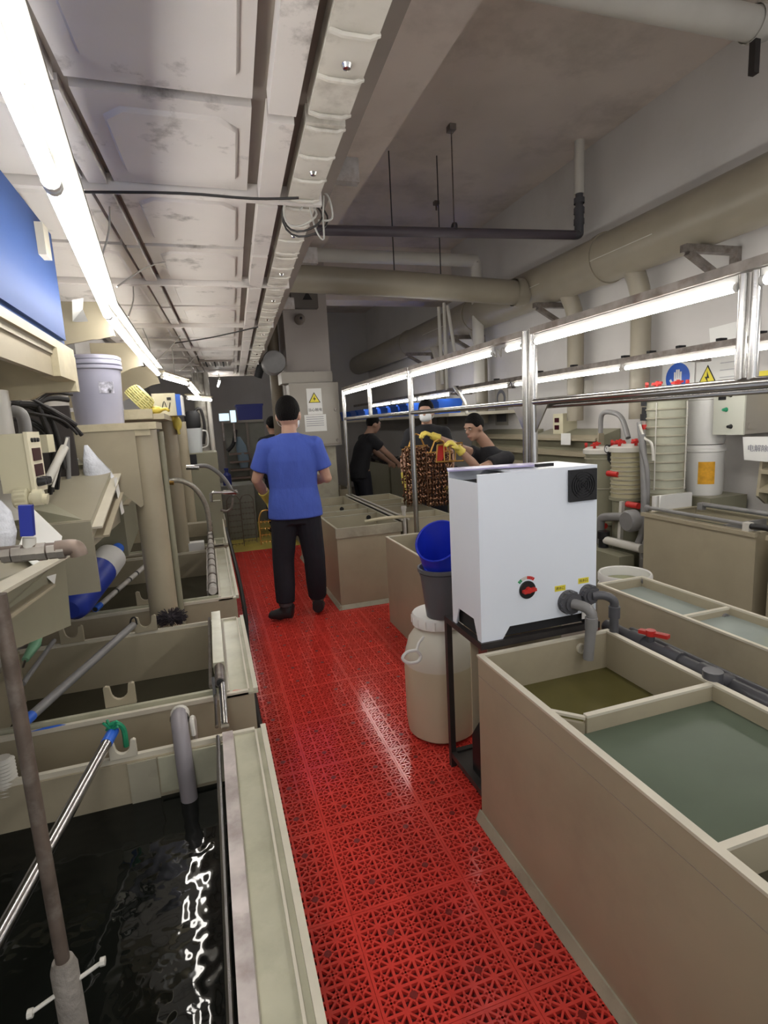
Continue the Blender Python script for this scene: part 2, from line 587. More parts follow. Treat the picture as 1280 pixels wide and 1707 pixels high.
# dark pipe lying between the two tanks, with its red valve
pz = .655
pr = thing('drain_pipe', 'dark plastic drain pipe with red lever valve between the two front tanks', 'pipe', (1.53, .8, pz))
MB().cyl((1.52, 1.80, pz), (1.52, -.9, pz), .026, 14).build('pipe', PVCD, pr)
MB().cyl((1.595, 1.74, pz-.02), (1.595, -.9, pz-.02), .022, 12).build('conduit', PVCD, pr)
for yy in (1.62, 1.45, 1.30):
    MB().cyl((1.52, yy-.035, pz), (1.52, yy+.035, pz), .034, 14).build('coupling', PVCD, pr)
vl = MB().cyl((1.52, 1.56, pz), (1.52, 1.56, pz+.045), .016, 10).build('valve_body', PVCD, pr)
hd = P(1050, 1047, z=.715)
MB().bar((1.505, 1.60, .708), (1.545, 1.50, .712), .024, .014).cyl((1.52, 1.56, .70), (1.52, 1.56, .722), .018, 10).build('lever', REDP, vl)
fx = P(1158, 1118, z=.70)
MB().cyl((1.455, 1.235, .665), (1.455, 1.235, .715), .030, 12).cyl((1.455, 1.235, .69), (1.53, 1.235, .665), .022, 10).build('tee_fitting', PVCD, pr)
# ledge strip between the tanks carrying the pipe
solo('ledge_board', 'narrow beige ledge board between the two front tanks', 'board', MB().box(1.445, 1.64, -.9, 1.70, .585, .597), PP, (1.54, .4, .585))

# ---------------------------------------------------------------- the white machine on its stand
S = thing('machine_stand', 'dark iron stand with rust-red legs under the white machine', 'stand', (1.16, 1.95, Z0))
sx0, sx1, sy0, sy1, sz = .895, 1.425, 1.725, 2.06, .715
for x, y in ((sx0+.012, sy0+.012), (sx1-.012, sy0+.012), (sx0+.012, sy1-.012), (sx1-.012, sy1-.012)):
    MB().box(x-.012, x+.012, y-.012, y+.012, Z0, sz-.025).build('leg', REDOX if y < 1.8 else IRON, S)
for a, b, c, d in ((sx0, sx1, sy0, sy0+.025), (sx0, sx1, sy1-.025, sy1), (sx0, sx0+.025, sy0+.025, sy1-.025), (sx1-.025, sx1, sy0+.025, sy1-.025)):
    MB().box(a, b, c, d, sz-.025, sz).build('top_rail', IRON, S, bev=.002)
    MB().box(a+.002 if a < 1 else a, b, c, d, .06, .085).build('lower_rail', IRON, S)
MB().box(sx0+.025, sx1-.025, sy0+.025, sy1-.025, .066, .076).build('shelf', IRON, S)
MB().box(sx0+.06, sx1-.03, sy0+.21, sy0+.215, .085, sz-.026).build('back_board', MILKL, S)

M = thing('electrolysis_machine', 'white metal cabinet machine with red dial and black fan grille on a stand', 'machine', (1.15, 1.85, sz))
mx0, mx1, my0, my1, mz0, mz1 = .902, 1.412, 1.735, 1.985, sz, 1.345
mb = MB()
# casing with cut-out foot openings: front, left side, right side, back, each a panel with a notch at the bottom
def notched(a0, a1, z0, z1, n0, n1, nh, sl):
    return [(a0, z0), (n0, z0), (n0+sl, z0+nh), (n1-sl, z0+nh), (n1, z0), (a1, z0), (a1, z1), (a0, z1)]
MB().prism(notched(mx0, mx1, mz0, mz1, mx0+.09, mx1-.03, .045, .03), my0, my0+.006).build('front_panel', WHITE, M)
MB().prism(notched(mx0, mx1, mz0, mz1, mx0+.08, mx1-.08, .05, .02), my1-.006, my1).build('back_panel', WHITE, M)
MB().prism(notched(my0+.006, my1-.006, mz0, mz1-.03, my0+.03, my1-.03, .075, .03), mx0, mx0+.006, 'x').build('side_panel', WHITE, M)
MB().prism(notched(my0+.006, my1-.006, mz0, mz1, my0+.04, my1-.04, .05, .02), mx1-.006, mx1, 'x').build('side_panel', WHITE, M)
MB().box(mx0+.02, mx1-.02, my0+.02, my1-.02, mz0+.002, mz1-.08).build('inner_case', BLACKM, M)
MB().box(mx0+.16, mx1, my0+.006, my1-.006, mz1-.008, mz1).build('top_panel', WHITE, M)
MB().box(mx0+.006, mx0+.16, my0+.006, my1-.006, mz1-.05, mz1-.044).build('well_floor', BLACKM, M)
for i, x in enumerate((mx0+.045, mx0+.10, mx0+.135)):
    MB().cyl((x, my0+.06, mz1-.044), (x, my0+.06, mz1-.006), .008, 10).build('terminal_post', STEEL, M)
MB().bar((mx0-.012, my1-.02, mz1+.004), (mx0+.30, my0+.10, mz1+.010), .10, .006).build('lid_sheet', mat('violet_tint', (.42, .38, .62), .25), M)
MB().bar((mx0+.26, my0+.03, mz1+.012), (mx0+.33, my0+.03, mz1+.012), .02, .012).build('lid_catch', BLACK, M)
# fan grille
g0, g1, h0, h1 = 1.280, 1.402, 1.212, 1.333
G = MB().box(g0, g1, my0-.012, my0, h0, h1).build('fan_grille', BLACK, M, bev=.006)
gc = ((g0+g1)/2, my0-.012, (h0+h1)/2)
for r_ in (.012, .022, .032, .042, .052):
    MB().lathe([(r_, 0), (r_, -.003), (r_-.0035, -.003), (r_-.0035, 0)], gc, 28, 'y').build('grille_ring', BLACK, G)
for a in (45, 135):
    d = Vector((math.cos(R(a)), 0, math.sin(R(a))))*.052
    MB().bar(Vector(gc)+Vector((0, -.0015, 0))-d, Vector(gc)+Vector((0, -.0015, 0))+d, .004, .003, (0, 1, 0)).build('grille_spoke', BLACK, G)
# dial
dc = Vector((1.099, my0, .893))
D = MB().lathe([(0, -.006), (.033, -.006), (.035, -.004), (.035, 0)], dc, 32, 'y').build('dial_plate', BLACK, M)
MB().bar(dc+Vector((-.026, -.016, -.003)), dc+Vector((.026, -.016, .004)), .02, .011, (0, 0, 1)).lathe([(0, -.018), (.011, -.018), (.013, -.006)], dc, 18, 'y').build('knob', REDP, D, bev=.001)
for i in range(9):
    a0, a1 = R(140-i*10), R(140-(i+1)*10+1)
    q = []
    for a, rr in ((a0, .041), (a1, .041), (a1, .053), (a0, .053)):
        q.append((dc.x+math.cos(a)*rr, dc.z+math.sin(a)*rr))
    MB().prism(q, my0-.0008, my0-.0001).build('scale_mark', REDP if i > 5 else (PVCW if i in (2, 3, 4) else (mat('scale_green', (.03, .3, .12), .5) if i < 2 else REDP)), M)
# ports and elbows
for (pc, rr, m1) in (((1.281, my0, .818), .044, PVCD), ((1.371, my0, .837), .036, PVCD)):
    pc = Vector(pc)
    F = MB().lathe([(0, -.035), (rr*.72, -.035), (rr*.72, -.028), (rr, -.028), (rr, -.010), (rr*1.08, -.008), (rr*1.08, 0)], pc, 24, 'y').build('port_flange', m1, M)
    for k in range(12):
        a = k*math.pi/6
        d = Vector((math.cos(a), 0, math.sin(a)))*rr
        MB().bar(pc+d+Vector((0, -.026, 0)), pc+d+Vector((0, -.012, 0)), .006, .006).build('flange_rib', m1, F)
e1 = Vector((1.281, my0-.03, .818))
MB().tube([e1, e1+Vector((.022, -.04, -.004)), e1+Vector((.034, -.06, -.02)), e1+Vector((.036, -.064, -.05)), e1+Vector((.022, -.064, -.205))], .020, 14, smooth=5).build('outlet_elbow', PVCM, M)
MB().lathe([(.024, 0), (.024, .045), (.020, .047)], e1+Vector((.035, -.064, -.085)), 14).build('elbow_socket', PVCM, M)
e2 = Vector((1.371, my0-.03, .837))
MB().tube([e2, e2+Vector((.04, -.02, 0)), e2+Vector((.07, -.035, -.02)), e2+Vector((.075, -.035, -.06)), e2+Vector((.075, -.035, -.155))], .017, 12, smooth=5).build('return_elbow', PVCD, M)
MB().lathe([(.022, 0), (.022, .045), (.017, .047)], e2+Vector((.0755, -.035, -.09)), 14).build('elbow_socket', PVCD, M)
for pc, t in (((1.245, .877), '进水口'), ((1.352, .893), '出水口')):
    lb = MB().box(pc[0]-.024, pc[0]+.024, my0-.0012, my0-.0002, pc[1]-.011, pc[1]+.011).build('yellow_sticker', SIGNY, M)
    text_mesh(t, .013, INK, lb, (pc[0], my0-.0013, pc[1]))
MB().box(1.345, 1.40, my0-.003, my0, .735, .79).build('white_sticker', WHITEP, M)

# jerrycan on the stand's lower shelf
J = thing('jerrycan', 'black plastic jerrycan on the lower shelf of the stand', 'jerrycan', (1.03, 1.86, .076))
MB().prism([(.935, .076), (1.12, .076), (1.12, .24), (1.07, .30), (.98, .30), (.935, .24)], 1.78, 1.905).build('body', BLACK, J, bev=.015)
MB().tube([(.965, 1.84, .29), (.975, 1.84, .335), (1.03, 1.84, .34), (1.05, 1.84, .30)], .011, 8, smooth=4).build('handle', BLACK, J)
MB().cyl((1.085, 1.84, .27), (1.085, 1.84, .315), .022, 12).build('cap', BLACK, J)

# milky drum, grey bucket, blue scoops
D = thing('plastic_drum', 'milky white plastic drum with handle standing on the red floor', 'drum', (.985, 2.34, Z0))
dc = (.985, 2.34, 0)
MB().lathe([(.174, .385), (.172, .42), (.15, .50), (.118, .545), (.112, .56), (.112, .60), (0, .60)], dc, 36).build('drum_shoulder', MILKY, D)
MB().lathe([(0, Z0), (.14, Z0), (.168, .035), (.175, .09), (.175, .36), (.174, .385)], dc, 36).build('drum_body', MILKL, D)
MB().lathe([(0, .63), (.122, .63), (.128, .622), (.128, .575), (.120, .57), (.112, .575)], dc, 36).build('drum_lid', WHITEP, D)
for a in range(0, 360, 20):
    d = Vector((math.cos(R(a)), math.sin(R(a)), 0))*.1285
    MB().bar(Vector(dc)+d+Vector((0, 0, .58)), Vector(dc)+d+Vector((0, 0, .618)), .006, .006).build('lid_rib', WHITEP, D)
h0 = P(700, 1062, y=2.29)
hb = Vector((.845, 2.36, .42))
MB().tube([P(706, 1062, y=2.20), P(698, 1072, y=2.18), P(694, 1084, y=2.17)], .006, 8, smooth=4).build('handle_link', WHITEP, D)
MB().tube([P(694, 1084, y=2.17), P(679, 1087, y=2.17), P(671, 1097, y=2.17), P(680, 1105, y=2.165), P(696, 1103, y=2.165), P(701, 1093, y=2.17), P(694, 1084, y=2.17)], .0075, 8, smooth=4).build('handle', WHITEP, D)

gb = Vector((.985, 2.28, .632))
K = thing('grey_bucket', 'dark grey bucket standing on the lid of the milky drum', 'bucket', gb)
MB().lathe([(0, 0), (.078, 0), (.102, .215), (.112, .22), (.112, .238), (.104, .238), (.098, .222), (.075, .006), (0, .006)], gb, 32).build('bucket_body', GREYBK, K)
MB().lathe([(.098, .20), (.1035, .20), (.1055, .214), (.102, .214)], gb, 32).build('rim_band', GREYBK, K)


def scoop(name, label, loc, tilt, rz, r0, r1, h, m, group=None):
    """thin walled tapered tub with a slanted mouth"""
    o = thing(name, label, 'scoop', loc, group)
    mb = MB()
    prof = [(0, 0), (r0, 0), (r1, h), (r1-.004, h), (r0-.004, .005), (0, .005)]
    mb.lathe(prof, (0, 0, 0), 28)
    for v in mb.bm.verts:
        if v.co.z > h*.5: v.co.z += v.co.x*.55
    rim = MB().tube([(r1*math.cos(a)*1.0, r1*math.sin(a), h+r1*math.cos(a)*.55) for a in [i*2*math.pi/28 for i in range(29)]], .005, 8)
    mt = Matrix.Translation(Vector(loc)) @ Matrix.Rotation(rz, 4, 'Z') @ Matrix.Rotation(tilt, 4, 'Y')
    for q in (mb, rim): bmesh.ops.transform(q.bm, matrix=mt, verts=q.bm.verts)
    mb.build('scoop_body', m, o)
    rim.build('rim', m, o)
    return o


scoop('blue_scoop', 'blue plastic scoop tub nested in the grey bucket, upper one', gb+Vector((-.004, -.004, .215)), R(-11), R(50), .074, .102, .155, BLUEP)
scoop('blue_scoop', 'blue plastic scoop tub nested in the grey bucket, lower one', gb+Vector((.0, .0, .13)), R(-3), R(70), .068, .088, .14, BLUEP)

# white pail with liquid behind the rinse tank
wb = Vector((2.235, 2.50, Z0))
o = thing('white_pail', 'white pail holding greenish liquid behind the rinse tank', 'pail', wb)
MB().lathe([(0, 0), (.115, 0), (.138, .55), (.148, .555), (.148, .59), (.142, .60), (.135, .595), (.132, .55), (.11, .01), (0, .01)], wb, 32).build('pail_body', WHITEP, o)
MB().lathe([(.139, .50), (.146, .505), (.146, .525), (.139, .53)], wb, 32).build('rim_ring', WHITEP, o)
MB().lathe([(0, .545), (.129, .545), (.128, .50), (0, .50)], wb, 32).build('pail_liquid', water('pail_bath', (.30, .31, .17), .03, 8), o)

# ================================================================ RIGHT SIDE, MIDDLE TANKS
tank('beige tank with a low dark bath between the milky drum and the two-row tanks', 1.22, 1.50, 2.62, 3.86, .69, div=(3.25,), waters=((3.26, 3.84, .38, W_DARK), (2.64, 3.24, .38, W_DARK)))
TL = tank('beige three-bay rinse tank beside the man in the blue shirt', .94, 1.50, 4.31, 6.30, .70, .018, div=(4.95, 5.25, 5.62),
          waters=((4.96, 5.24, .60, W_CLEAR), (5.26, 5.61, .62, W_CLEAR), (4.34, 4.94, .56, W_CLEAR), (5.63, 6.28, .60, W_CLEAR)), rimm=PPD, name='rinse_tank')
MB().box(.93, 1.51, 4.296, 4.309, .62, .70).build('rim_apron', PPD, TL)
MB().prism([(.915, Z0), (.94, Z0), (.94, .045), (.935, .045)], 4.28, 6.3).build('base_weld', PPD, TL)
MB().prism([(4.28, Z0), (4.31, Z0), (4.31, .045), (4.305, .045)], .925, 1.5, 'x').build('base_weld', PPD, TL)
for x, y, z in ((1.40, 4.941, .655), (1.30, 5.611, .655)):
    MB().lathe([(0, 0), (.022, 0), (.022, -.01), (.012, -.01), (.012, -.02), (0, -.02)], (x, y, z), 14, 'y').build('overflow_cap', BLACK, TL)
tank('small beige tank right of the white pipe pair, nearest of the right-hand row', 1.60, 2.02, 4.40, 5.20, .70, div=(4.75,), waters=((4.76, 5.18, .58, W_DARK), (4.42, 4.74, .58, W_CLEAR)), rimm=PPD)
tank('small beige tank right of the white pipe pair, middle of the right-hand row', 1.60, 2.02, 5.32, 6.15, .70, div=(5.7,), waters=((5.34, 5.69, .6, W_CLEAR), (5.71, 6.13, .6, W_CLEAR)), rimm=PPD)
tank('small beige tank past the white pipe pair, farthest of the right-hand row', 1.60, 1.76, 6.95, 8.6, .70, div=(7.5, 8.0), waters=((6.97, 7.49, .55, W_DARK), (7.51, 7.99, .55, W_DARK)), rimm=PPD)

W = thing('water_pipe', 'pair of thin white water pipes between the rinse tank rows', 'pipe', (1.55, 5.3, .68))
for x in (1.525, 1.585):
    MB().cyl((x, 4.33, .712), (x, 6.28, .712), .009, 8).build('pipe', PVCW, W)
for y in (4.36, 6.26):
    st = MB().cyl((1.555, y, .52), (1.555, y, .80), .016, 10).build('riser', PVCW, W)
    MB().cyl((1.535, y, .81), (1.575, y, .81), .016, 10).cyl((1.555, y, .78), (1.555, y, .825), .02, 10).build('tee', PVCW, st)
MB().tube([(1.22, 4.42, .715), (1.34, 4.37, .735), (1.45, 4.355, .738), (1.58, 4.36, .73), (1.66, 4.40, .715)], .014, 8, smooth=5).build('hose', BUCK, W)
MB().box(1.545, 1.565, 4.5, 6.2, .66, .70).build('support_strip', IRON, W)

# ================================================================ STEEL FRAME WITH LAMP TUBES
XR = 1.55
F = thing('lighting_gantry', 'stainless steel tube frame carrying the lamps above the middle tanks', 'frame', (XR, 4.05, 0))
for y in (2.375, 2.435, 4.06, 6.22):
    MB().cyl((XR, y, Z0 if y < 4 else 0.), (XR, y, 1.95), .021, 12).build('post', STEEL, F)
for y in (1.235, 1.275, 5.17):
    MB().cyl((XR, y, 1.60), (XR, y, 1.92), .014 if y < 5 else .02, 10).build('upright', STEEL, F)
for a, b in ((-2.2, 2.37), (2.44, 4.04), (4.08, 6.2)):
    MB().cyl((XR, a, 1.605), (XR, b, 1.605), .017, 12).build('lower_rail', STEEL, F)
MB().cyl((XR+.028, -2.2, 1.583), (XR+.028, 2.37, 1.583), .013, 10).build('second_rail', STEEL, F)
for a, b in ((-2.2, 2.37), (2.44, 4.04), (4.08, 6.2)):
    MB().box(XR-.02, XR+.02, a, b, 1.925, 1.955).build('top_channel', STEELD, F, bev=.002)
for y, s in ((2.36, -1), (2.45, 1)):
    MB().prism([(y, 1.59), (y+s*.11, 1.59), (y, 1.45)], XR-.004, XR+.004, 'x').build('gusset', STEEL, F)


def lamp(label, p, q, group, r=.0125):
    p, q = Vector(p), Vector(q)
    d = (q-p).normalized()
    o = thing('lamp_tube', label, 'lamp', (p+q)/2, group)
    MB().cyl(p+d*.012, q-d*.012, r, 12).build('glowing_tube', LED, o)
    MB().cyl(p, p+d*.012, r*1.12, 12).build('end_cap', LAMPB, o)
    MB().cyl(q-d*.012, q, r*1.12, 12).build('end_cap', LAMPB, o)
    up = Vector((0, 0, r+.011))
    MB().bar(p+up, q+up, .012, .020).build('mount', LAMPB, o)
    return o


for a, b, t in ((-2.15, -1.02, 'lamp tube on the steel frame behind the photographer, far one'), (-.98, .12, 'lamp tube on the steel frame beside the photographer'),
                (.16, 1.22, 'lamp tube on the steel frame at the right edge of the photo'), (1.29, 2.355, 'lamp tube on the steel frame between the double posts, above the rail'),
                (2.46, 2.62, 'very short lamp tube just past the double steel posts'), (2.76, 4.03, 'lamp tube on the steel frame above the masked worker'),
                (4.10, 5.14, 'lamp tube on the steel frame left of the single post'), (5.20, 6.19, 'lamp tube on the steel frame at its far end')):
    lamp(t, (XR, a, 1.888), (XR, b, 1.888), 'lamps of the steel frame')
cb = thing('lamp_cable', 'thin looped cable joining two lamp tubes on the steel frame', 'cable', (XR, 2.68, 1.88))
MB().tube([(XR, 2.62, 1.888), (XR-.01, 2.65, 1.90), (XR, 2.68, 1.86), (XR-.01, 2.70, 1.90), (XR, 2.73, 1.865), (XR, 2.76, 1.888)], .004, 6, smooth=5).build('wire', CABLEW, cb)

# second lamp row, on arms from the right wall
X2, Z2 = 3.02, 1.845
F2 = thing('lamp_rail', 'dark lamp rail on wall arms above the wall-side tanks', 'rail', (X2, 4.5, Z2))
MB().box(X2-.025, X2+.025, .2, 11.2, Z2+.035, Z2+.075).build('channel', STEELD, F2)
for y in (.6, 2.1, 3.47, 5.03, 6.4, 7.62, 9.9):
    MB().box(X2+.025, XW, y-.015, y+.015, Z2+.04, Z2+.07).build('wall_arm', STEELD, F2)
for y in (2.35, 2.6, 2.9, 3.15, 3.4, 4.0, 4.5, 5.3, 6.3):
    MB().box(X2-.028, X2+.028, y, y+.03, Z2+.076, Z2+.092).build('clip', BLACKM, F2)
for i, (a, b) in enumerate(((.3, 1.0), (1.05, 2.2), (2.24, 3.42), (3.46, 4.95), (5.08, 6.15), (6.5, 7.6), (7.65, 8.8), (8.85, 10.1))):
    w = ('outside the right edge', 'behind the steel uprights at the right edge', 'above the blue round sign', 'left of the filters, above the gauge',
         'above the bending worker', 'above the single big blue basket', 'above the row of blue baskets', 'at the far end')[i]
    lamp('lamp tube of the wall-side row '+w, (X2, a, Z2), (X2, b, Z2), 'wall-side lamps')
for y0, y1 in ((4.96, 5.07), (6.16, 6.49)):
    MB().tube([(X2, y0, Z2), (X2, (y0*2+y1)/3, Z2-.03), (X2, (y0+2*y1)/3, Z2+.03), (X2, y1, Z2)], .004, 6, smooth=5).build('wire', CABLE, F2)

# ================================================================ DUCTS AND PIPES OVERHEAD
DX, DZ, DR = 3.62, 2.90, .212
D = thing('exhaust_duct', 'big round beige exhaust duct running along the right wall', 'duct', (DX, 6, DZ))
MB().cyl((DX, .6, DZ), (DX, 12.9, DZ), DR, 40).build('main_pipe', PVC, D)
for y in (4.35, 6.9, 9.4):
    MB().lathe([(DR, -.03), (DR+.012, -.03), (DR+.012, .03), (DR, .03)], (DX, y, DZ), 40, 'y').build('joint_sleeve', PVC, D)
for y0, y1 in ((3.6, 4.35), (5.1, 5.8), (7.4, 8.3)):
    MB().bar((DX-DR*.985, y0, DZ-.04), (DX-DR*.985, y1, DZ-.04), .004, .006).build('seam_bead', PVCW, D)
for y in (4.05, 4.95, 7.0, 8.4):
    zt = DZ-DR*.75
    b = MB().tube([(DX+.02, y, zt), (DX+.10, y, zt-.18), (DX+.12, y, zt-.42), (DX+.12, y, 1.45)], .085, 16, smooth=3).build('drop_duct', PVC, D)
    MB().lathe([(.085, 0), (.092, 0), (.092, .05), (.085, .05)], (DX+.12, y, 1.95), 16).build('socket', PVC, b)
for y in (3.27, 5.15, 7.2, 9.0):
    B_ = thing('duct_bracket', {3.27: 'triangular steel wall bracket under the big duct, near the right edge of the photo', 5.15: 'triangular steel wall bracket under the big duct behind the double posts',
               7.2: 'triangular steel wall bracket under the big duct above the masked worker', 9.0: 'triangular steel wall bracket under the big duct at the far end'}[y], 'bracket', (XW-.02, y, 2.3), 'duct brackets')
    zb = DZ-DR-.006
    MB().box(3.38, XW, y-.03, y+.03, zb-.05, zb).build('arm', STEELD, B_)
    MB().box(XW-.05, XW, y-.03, y+.03, zb-.30, zb-.05).build('wall_leg', STEELD, B_)
    MB().bar((3.42, y, zb-.05), (XW-.045, y, zb-.28), .045, .045).build('brace', STEELD, B_)
T = thing('cross_duct', 'beige round branch duct crossing the hall to the big duct', 'duct', (1.9, 5.42, 2.88))
MB().tube([(.60, 5.45, 2.945), (2.0, 5.42, 2.90), (3.44, 5.40, 2.83)], .125, 24).build('branch_pipe', PVC, T)
MB().lathe([(.14, -.05), (.14, .05)], (3.34, 5.40, 2.84), 24, 'x').build('collar', PVC, T)
for px in (658, 735):
    q = P(px, 470, y=5.42)
    MB().cyl((q.x, 5.42, 2.99), (q.x, 5.42, ZC), .006, 6).build('hanger_rod', IRON, T)
T = thing('drain_pipe', 'dark purple-grey pipe hung across below the ceiling', 'pipe', (2, 4.55, 3.1))
q1 = P(500, 383, y=4.87); q2 = P(960, 392, y=4.87)
MB().tube([q1, q2+Vector((-.02, 0, 0))], .043, 14).build('pipe', mat('purple_grey_pipe', (.09, .075, .09), .4, var=.1), T)
MB().tube([q2+Vector((-.03, 0, 0)), q2+Vector((.03, 0, .01)), q2+Vector((.035, 0, .06)), q2+Vector((.035, 0, .26))], .044, 14, smooth=4).build('elbow', PVCD, T)
for h in (.10, .20, .29):
    MB().lathe([(.052, 0), (.052, .05)], (q2.x+.035, 4.87, q2.z+h), 14).build('collar', PVCD, T)
MB().cyl((q2.x+.035, 4.87, q2.z+.26), (q2.x+.035, 4.87, q2.z+.38), .036, 14).build('joint_pipe', PVCD, T)
MB().cyl((q2.x+.035, 4.87, q2.z+.38), (q2.x+.035, 4.87, ZC), .047, 14).build('riser', PVCW, T)
for px in (757,):
    q = P(px, 380, y=4.87)
    h = MB().cyl((q.x, 4.87, q.z-.05), (q.x, 4.87, ZC), .006, 6).build('hanger_rod', RUST, T)
    MB().lathe([(.048, -.012), (.048, .012)], (q.x, 4.87, q.z), 14, 'x').build('clamp', IRON, h)
    MB().box(q.x-.03, q.x+.03, 4.83, 4.91, ZC-.05, ZC).build('ceiling_clip', STEELD, h)
q = P(727, 340, z=ZC-.03)
solo('ceiling_anchor', 'small rusty ceiling anchor left of the hanger rod', 'anchor', MB().box(q.x-.03, q.x+.03, q.y-.03, q.y+.03, ZC-.04, ZC).cyl((q.x, q.y, ZC-.04), (q.x, q.y, ZC-.1), .012, 8), RUST, (q.x, q.y, ZC-.1))
T = thing('vent_pipe', 'white plastic pipe crossing under the ceiling in the far part', 'pipe', (2, 6.6, 3.3))
a, b = P(500, 424, y=6.6), P(770, 434, y=6.6)
MB().tube([a+Vector((-.5, 0, 0)), a, b, b+Vector((.16, 0, -.03)), b+Vector((.2, 0, -.2)), b+Vector((.2, 0, -1.6))], .075, 16, smooth=3).build('pipe', PVCW, T)
q = P(1100, 18, y=2.75)
T = thing('vent_pipe', 'white ceiling pipe with elbow in the top right corner', 'pipe', q)
a, b = P(935, -26, y=2.75), P(1262, 42, y=2.75)
a = a+(a-b)*.9
MB().cyl(a, b, .085, 20).build('pipe', PVCW, T)
MB().tube([b+Vector((-.03, 0, 0)), b+Vector((.06, 0, .02)), b+Vector((.12, 0, .10)), b+Vector((.14, 0, .24)), (b.x+.14, b.y, ZC)], .09, 18, smooth=4).build('elbow', PVCW, T)
MB().lathe([(.094, -.03), (.094, .03)], b+Vector((-.02, 0, 0)), 20, 'x').build('collar', PVCW, T)
bb = P(1253, 126, y=2.75)
MB().box(bb.x-.02, bb.x+.02, 2.72, 2.76, bb.z, b.z-.05).build('hanger_strap', IRON, T)

# ---------------------------------------------------------------- pressed sheet duct over the left tanks
K = .047
ZD = 2.30


def dx(x, y): return x+K*y


D = thing('ceiling_duct', 'painted sheet-metal air duct with embossed panels over the left tanks', 'duct', (.1, 4, ZD))
ys = [-1.6, -1.1, -.6, -.08, .43, .94, 1.44, 1.95, 2.52, 3.07, 3.66, 4.25, 4.85, 5.45, 6.05, 6.65, 7.3, 8.0]


def quadbox(mb, x0, x1, y0, y1, z0, z1):
    v = [(dx(x0, y0), y0, z0), (dx(x1, y0), y0, z0), (dx(x1, y1), y1, z0), (dx(x0, y1), y1, z0)]
    v += [(a, b, z1) for a, b, _ in v]
    mb.faces(v, [(3, 2, 1, 0), (4, 5, 6, 7), (0, 1, 5, 4), (1, 2, 6, 5), (2, 3, 7, 6), (3, 0, 4, 7)])
    return mb


quadbox(MB(), -.93, .40, -1.6, 8.0, ZD+.03, ZD+.42).build('duct_core', RIBM, D)


def octo(x0, x1, y0, y1, c, z):
    p = [(x0+c, y0), (x1-c, y0), (x1, y0+c), (x1, y1-c), (x1-c, y1), (x0+c, y1), (x0, y1-c), (x0, y0+c)]
    return [(dx(a, b), b, z) for a, b in p]


for i, (a, b) in enumerate(zip(ys, ys[1:])):
    a0, b0 = a+.018, b-.018
    if i % 2 == 1: a0 += .01
    # wide panels, with an octagonal raised field
    for x0, x1 in ((-.275, .115), (-.86, -.36)):
        p = quadbox(MB(), x0, x1, a0, b0, ZD+.006, ZD+.032).build('panel', SHEET, D, bev=.003)
        o_, i_ = octo(x0+.045, x1-.03, a0+.055, b0-.045, .045, ZD+.007), octo(x0+.053, x1-.038, a0+.063, b0-.053, .043, ZD-.003)
        n = 8
        MB().faces(o_+i_, [tuple(range(8, 16))]+[(k, (k+1) % n, n+(k+1) % n, n+k) for k in range(n)]).build('raised_field', SHEET, p)
    quadbox(MB(), -.345, -.295, a0, b0, ZD-.004, ZD+.03).build('side_strip', SHEET, D, bev=.003)
    quadbox(MB(), .150, .215, a0, b0, ZD-.022, ZD+.03).build('middle_strip', SHEET, D, bev=.004)
    # ribbed edge strip
    e = quadbox(MB(), .245, .345, a0, b0, ZD-.012, ZD+.03).build('ribbed_strip', DUCTR, D, bev=.004)
    n = 4
    for k in range(n):
        y = a0+.02+(b0-a0-.03)*k/(n-1 if n > 1 else 1)
        MB().tube([(dx(.246, y), y, ZD-.012), (dx(.27, y), y, ZD-.018), (dx(.325, y), y, ZD-.018), (dx(.347, y), y, ZD-.008)], .006, 6).build('rib', DUCTR, e)
    ym = (a0+b0)/2+.03
    MB().lathe([(0, -.010), (.008, -.008), (.012, 0)], (dx(.30, ym), ym, ZD-.012), 10).build('screw', STEEL, e)
    if i % 2 == 0 and i > 3:
        quadbox(MB(), -.86, .36, b-.012, b+.012, ZD-.02, ZD+.03).build('flange', SHEET, D)
# air outlet
q = P(362, 605, z=ZD-.01)
g = thing('air_grille', 'slatted air outlet grille in the far part of the ceiling duct', 'grille', (q.x, q.y, ZD-.02))
MB().box(q.x-.19, q.x+.15, q.y-.22, q.y+.22, ZD-.02, ZD+.004).build('frame', RIBM, g)
for k in range(7):
    x = q.x-.17+k*.045
    MB().bar((x, q.y-.20, ZD-.026), (x+.02, q.y+.20, ZD-.026), .012, .012).build('slat', DARK if k % 2 else PVCW, g)
# hanger ledges in the gap beside the duct, and the loop of wire
for y in (2.05, 3.05, 4.2):
    solo('hanger_angle', {2.05: 'angle iron hanger beside the ceiling duct, nearest one', 3.05: 'angle iron hanger beside the ceiling duct, middle one', 4.2: 'angle iron hanger beside the ceiling duct, far one'}[y], 'hanger',
         MB().box(dx(.40, y), dx(.52, y), y-.02, y+.02, ZD+.10, ZD+.13).box(dx(.40, y), dx(.52, y), y-.02, y-.015, ZD+.13, ZD+.18), STEELD, (dx(.46, y), y, ZD+.10), 'hangers of the ceiling duct')
L = thing('wire_loop', 'coil of loose grey wire hanging at the edge of the ceiling duct', 'wire', P(508, 350, y=1.98))
c = P(500, 350, y=1.97)
for k in range(3):
    pts = []
    for t in range(21):
        a = t/20*2*math.pi
        pts.append(c+Vector((math.cos(a)*(.055+.012*k)+.012*k, .02*k+.03*math.sin(a*2), math.sin(a)*(.05+.01*k))))
    MB().tube(pts, .0035, 6).build('coil', CABLE if k else CABLEW, L)
MB().tube([c, c+Vector((.06, 0, .06)), c+Vector((.10, 0, .05)), c+Vector((.11, 0, -.02)), c+Vector((.06, 0, -.03))], .0035, 6, smooth=6).build('loop', CABLEW, L)
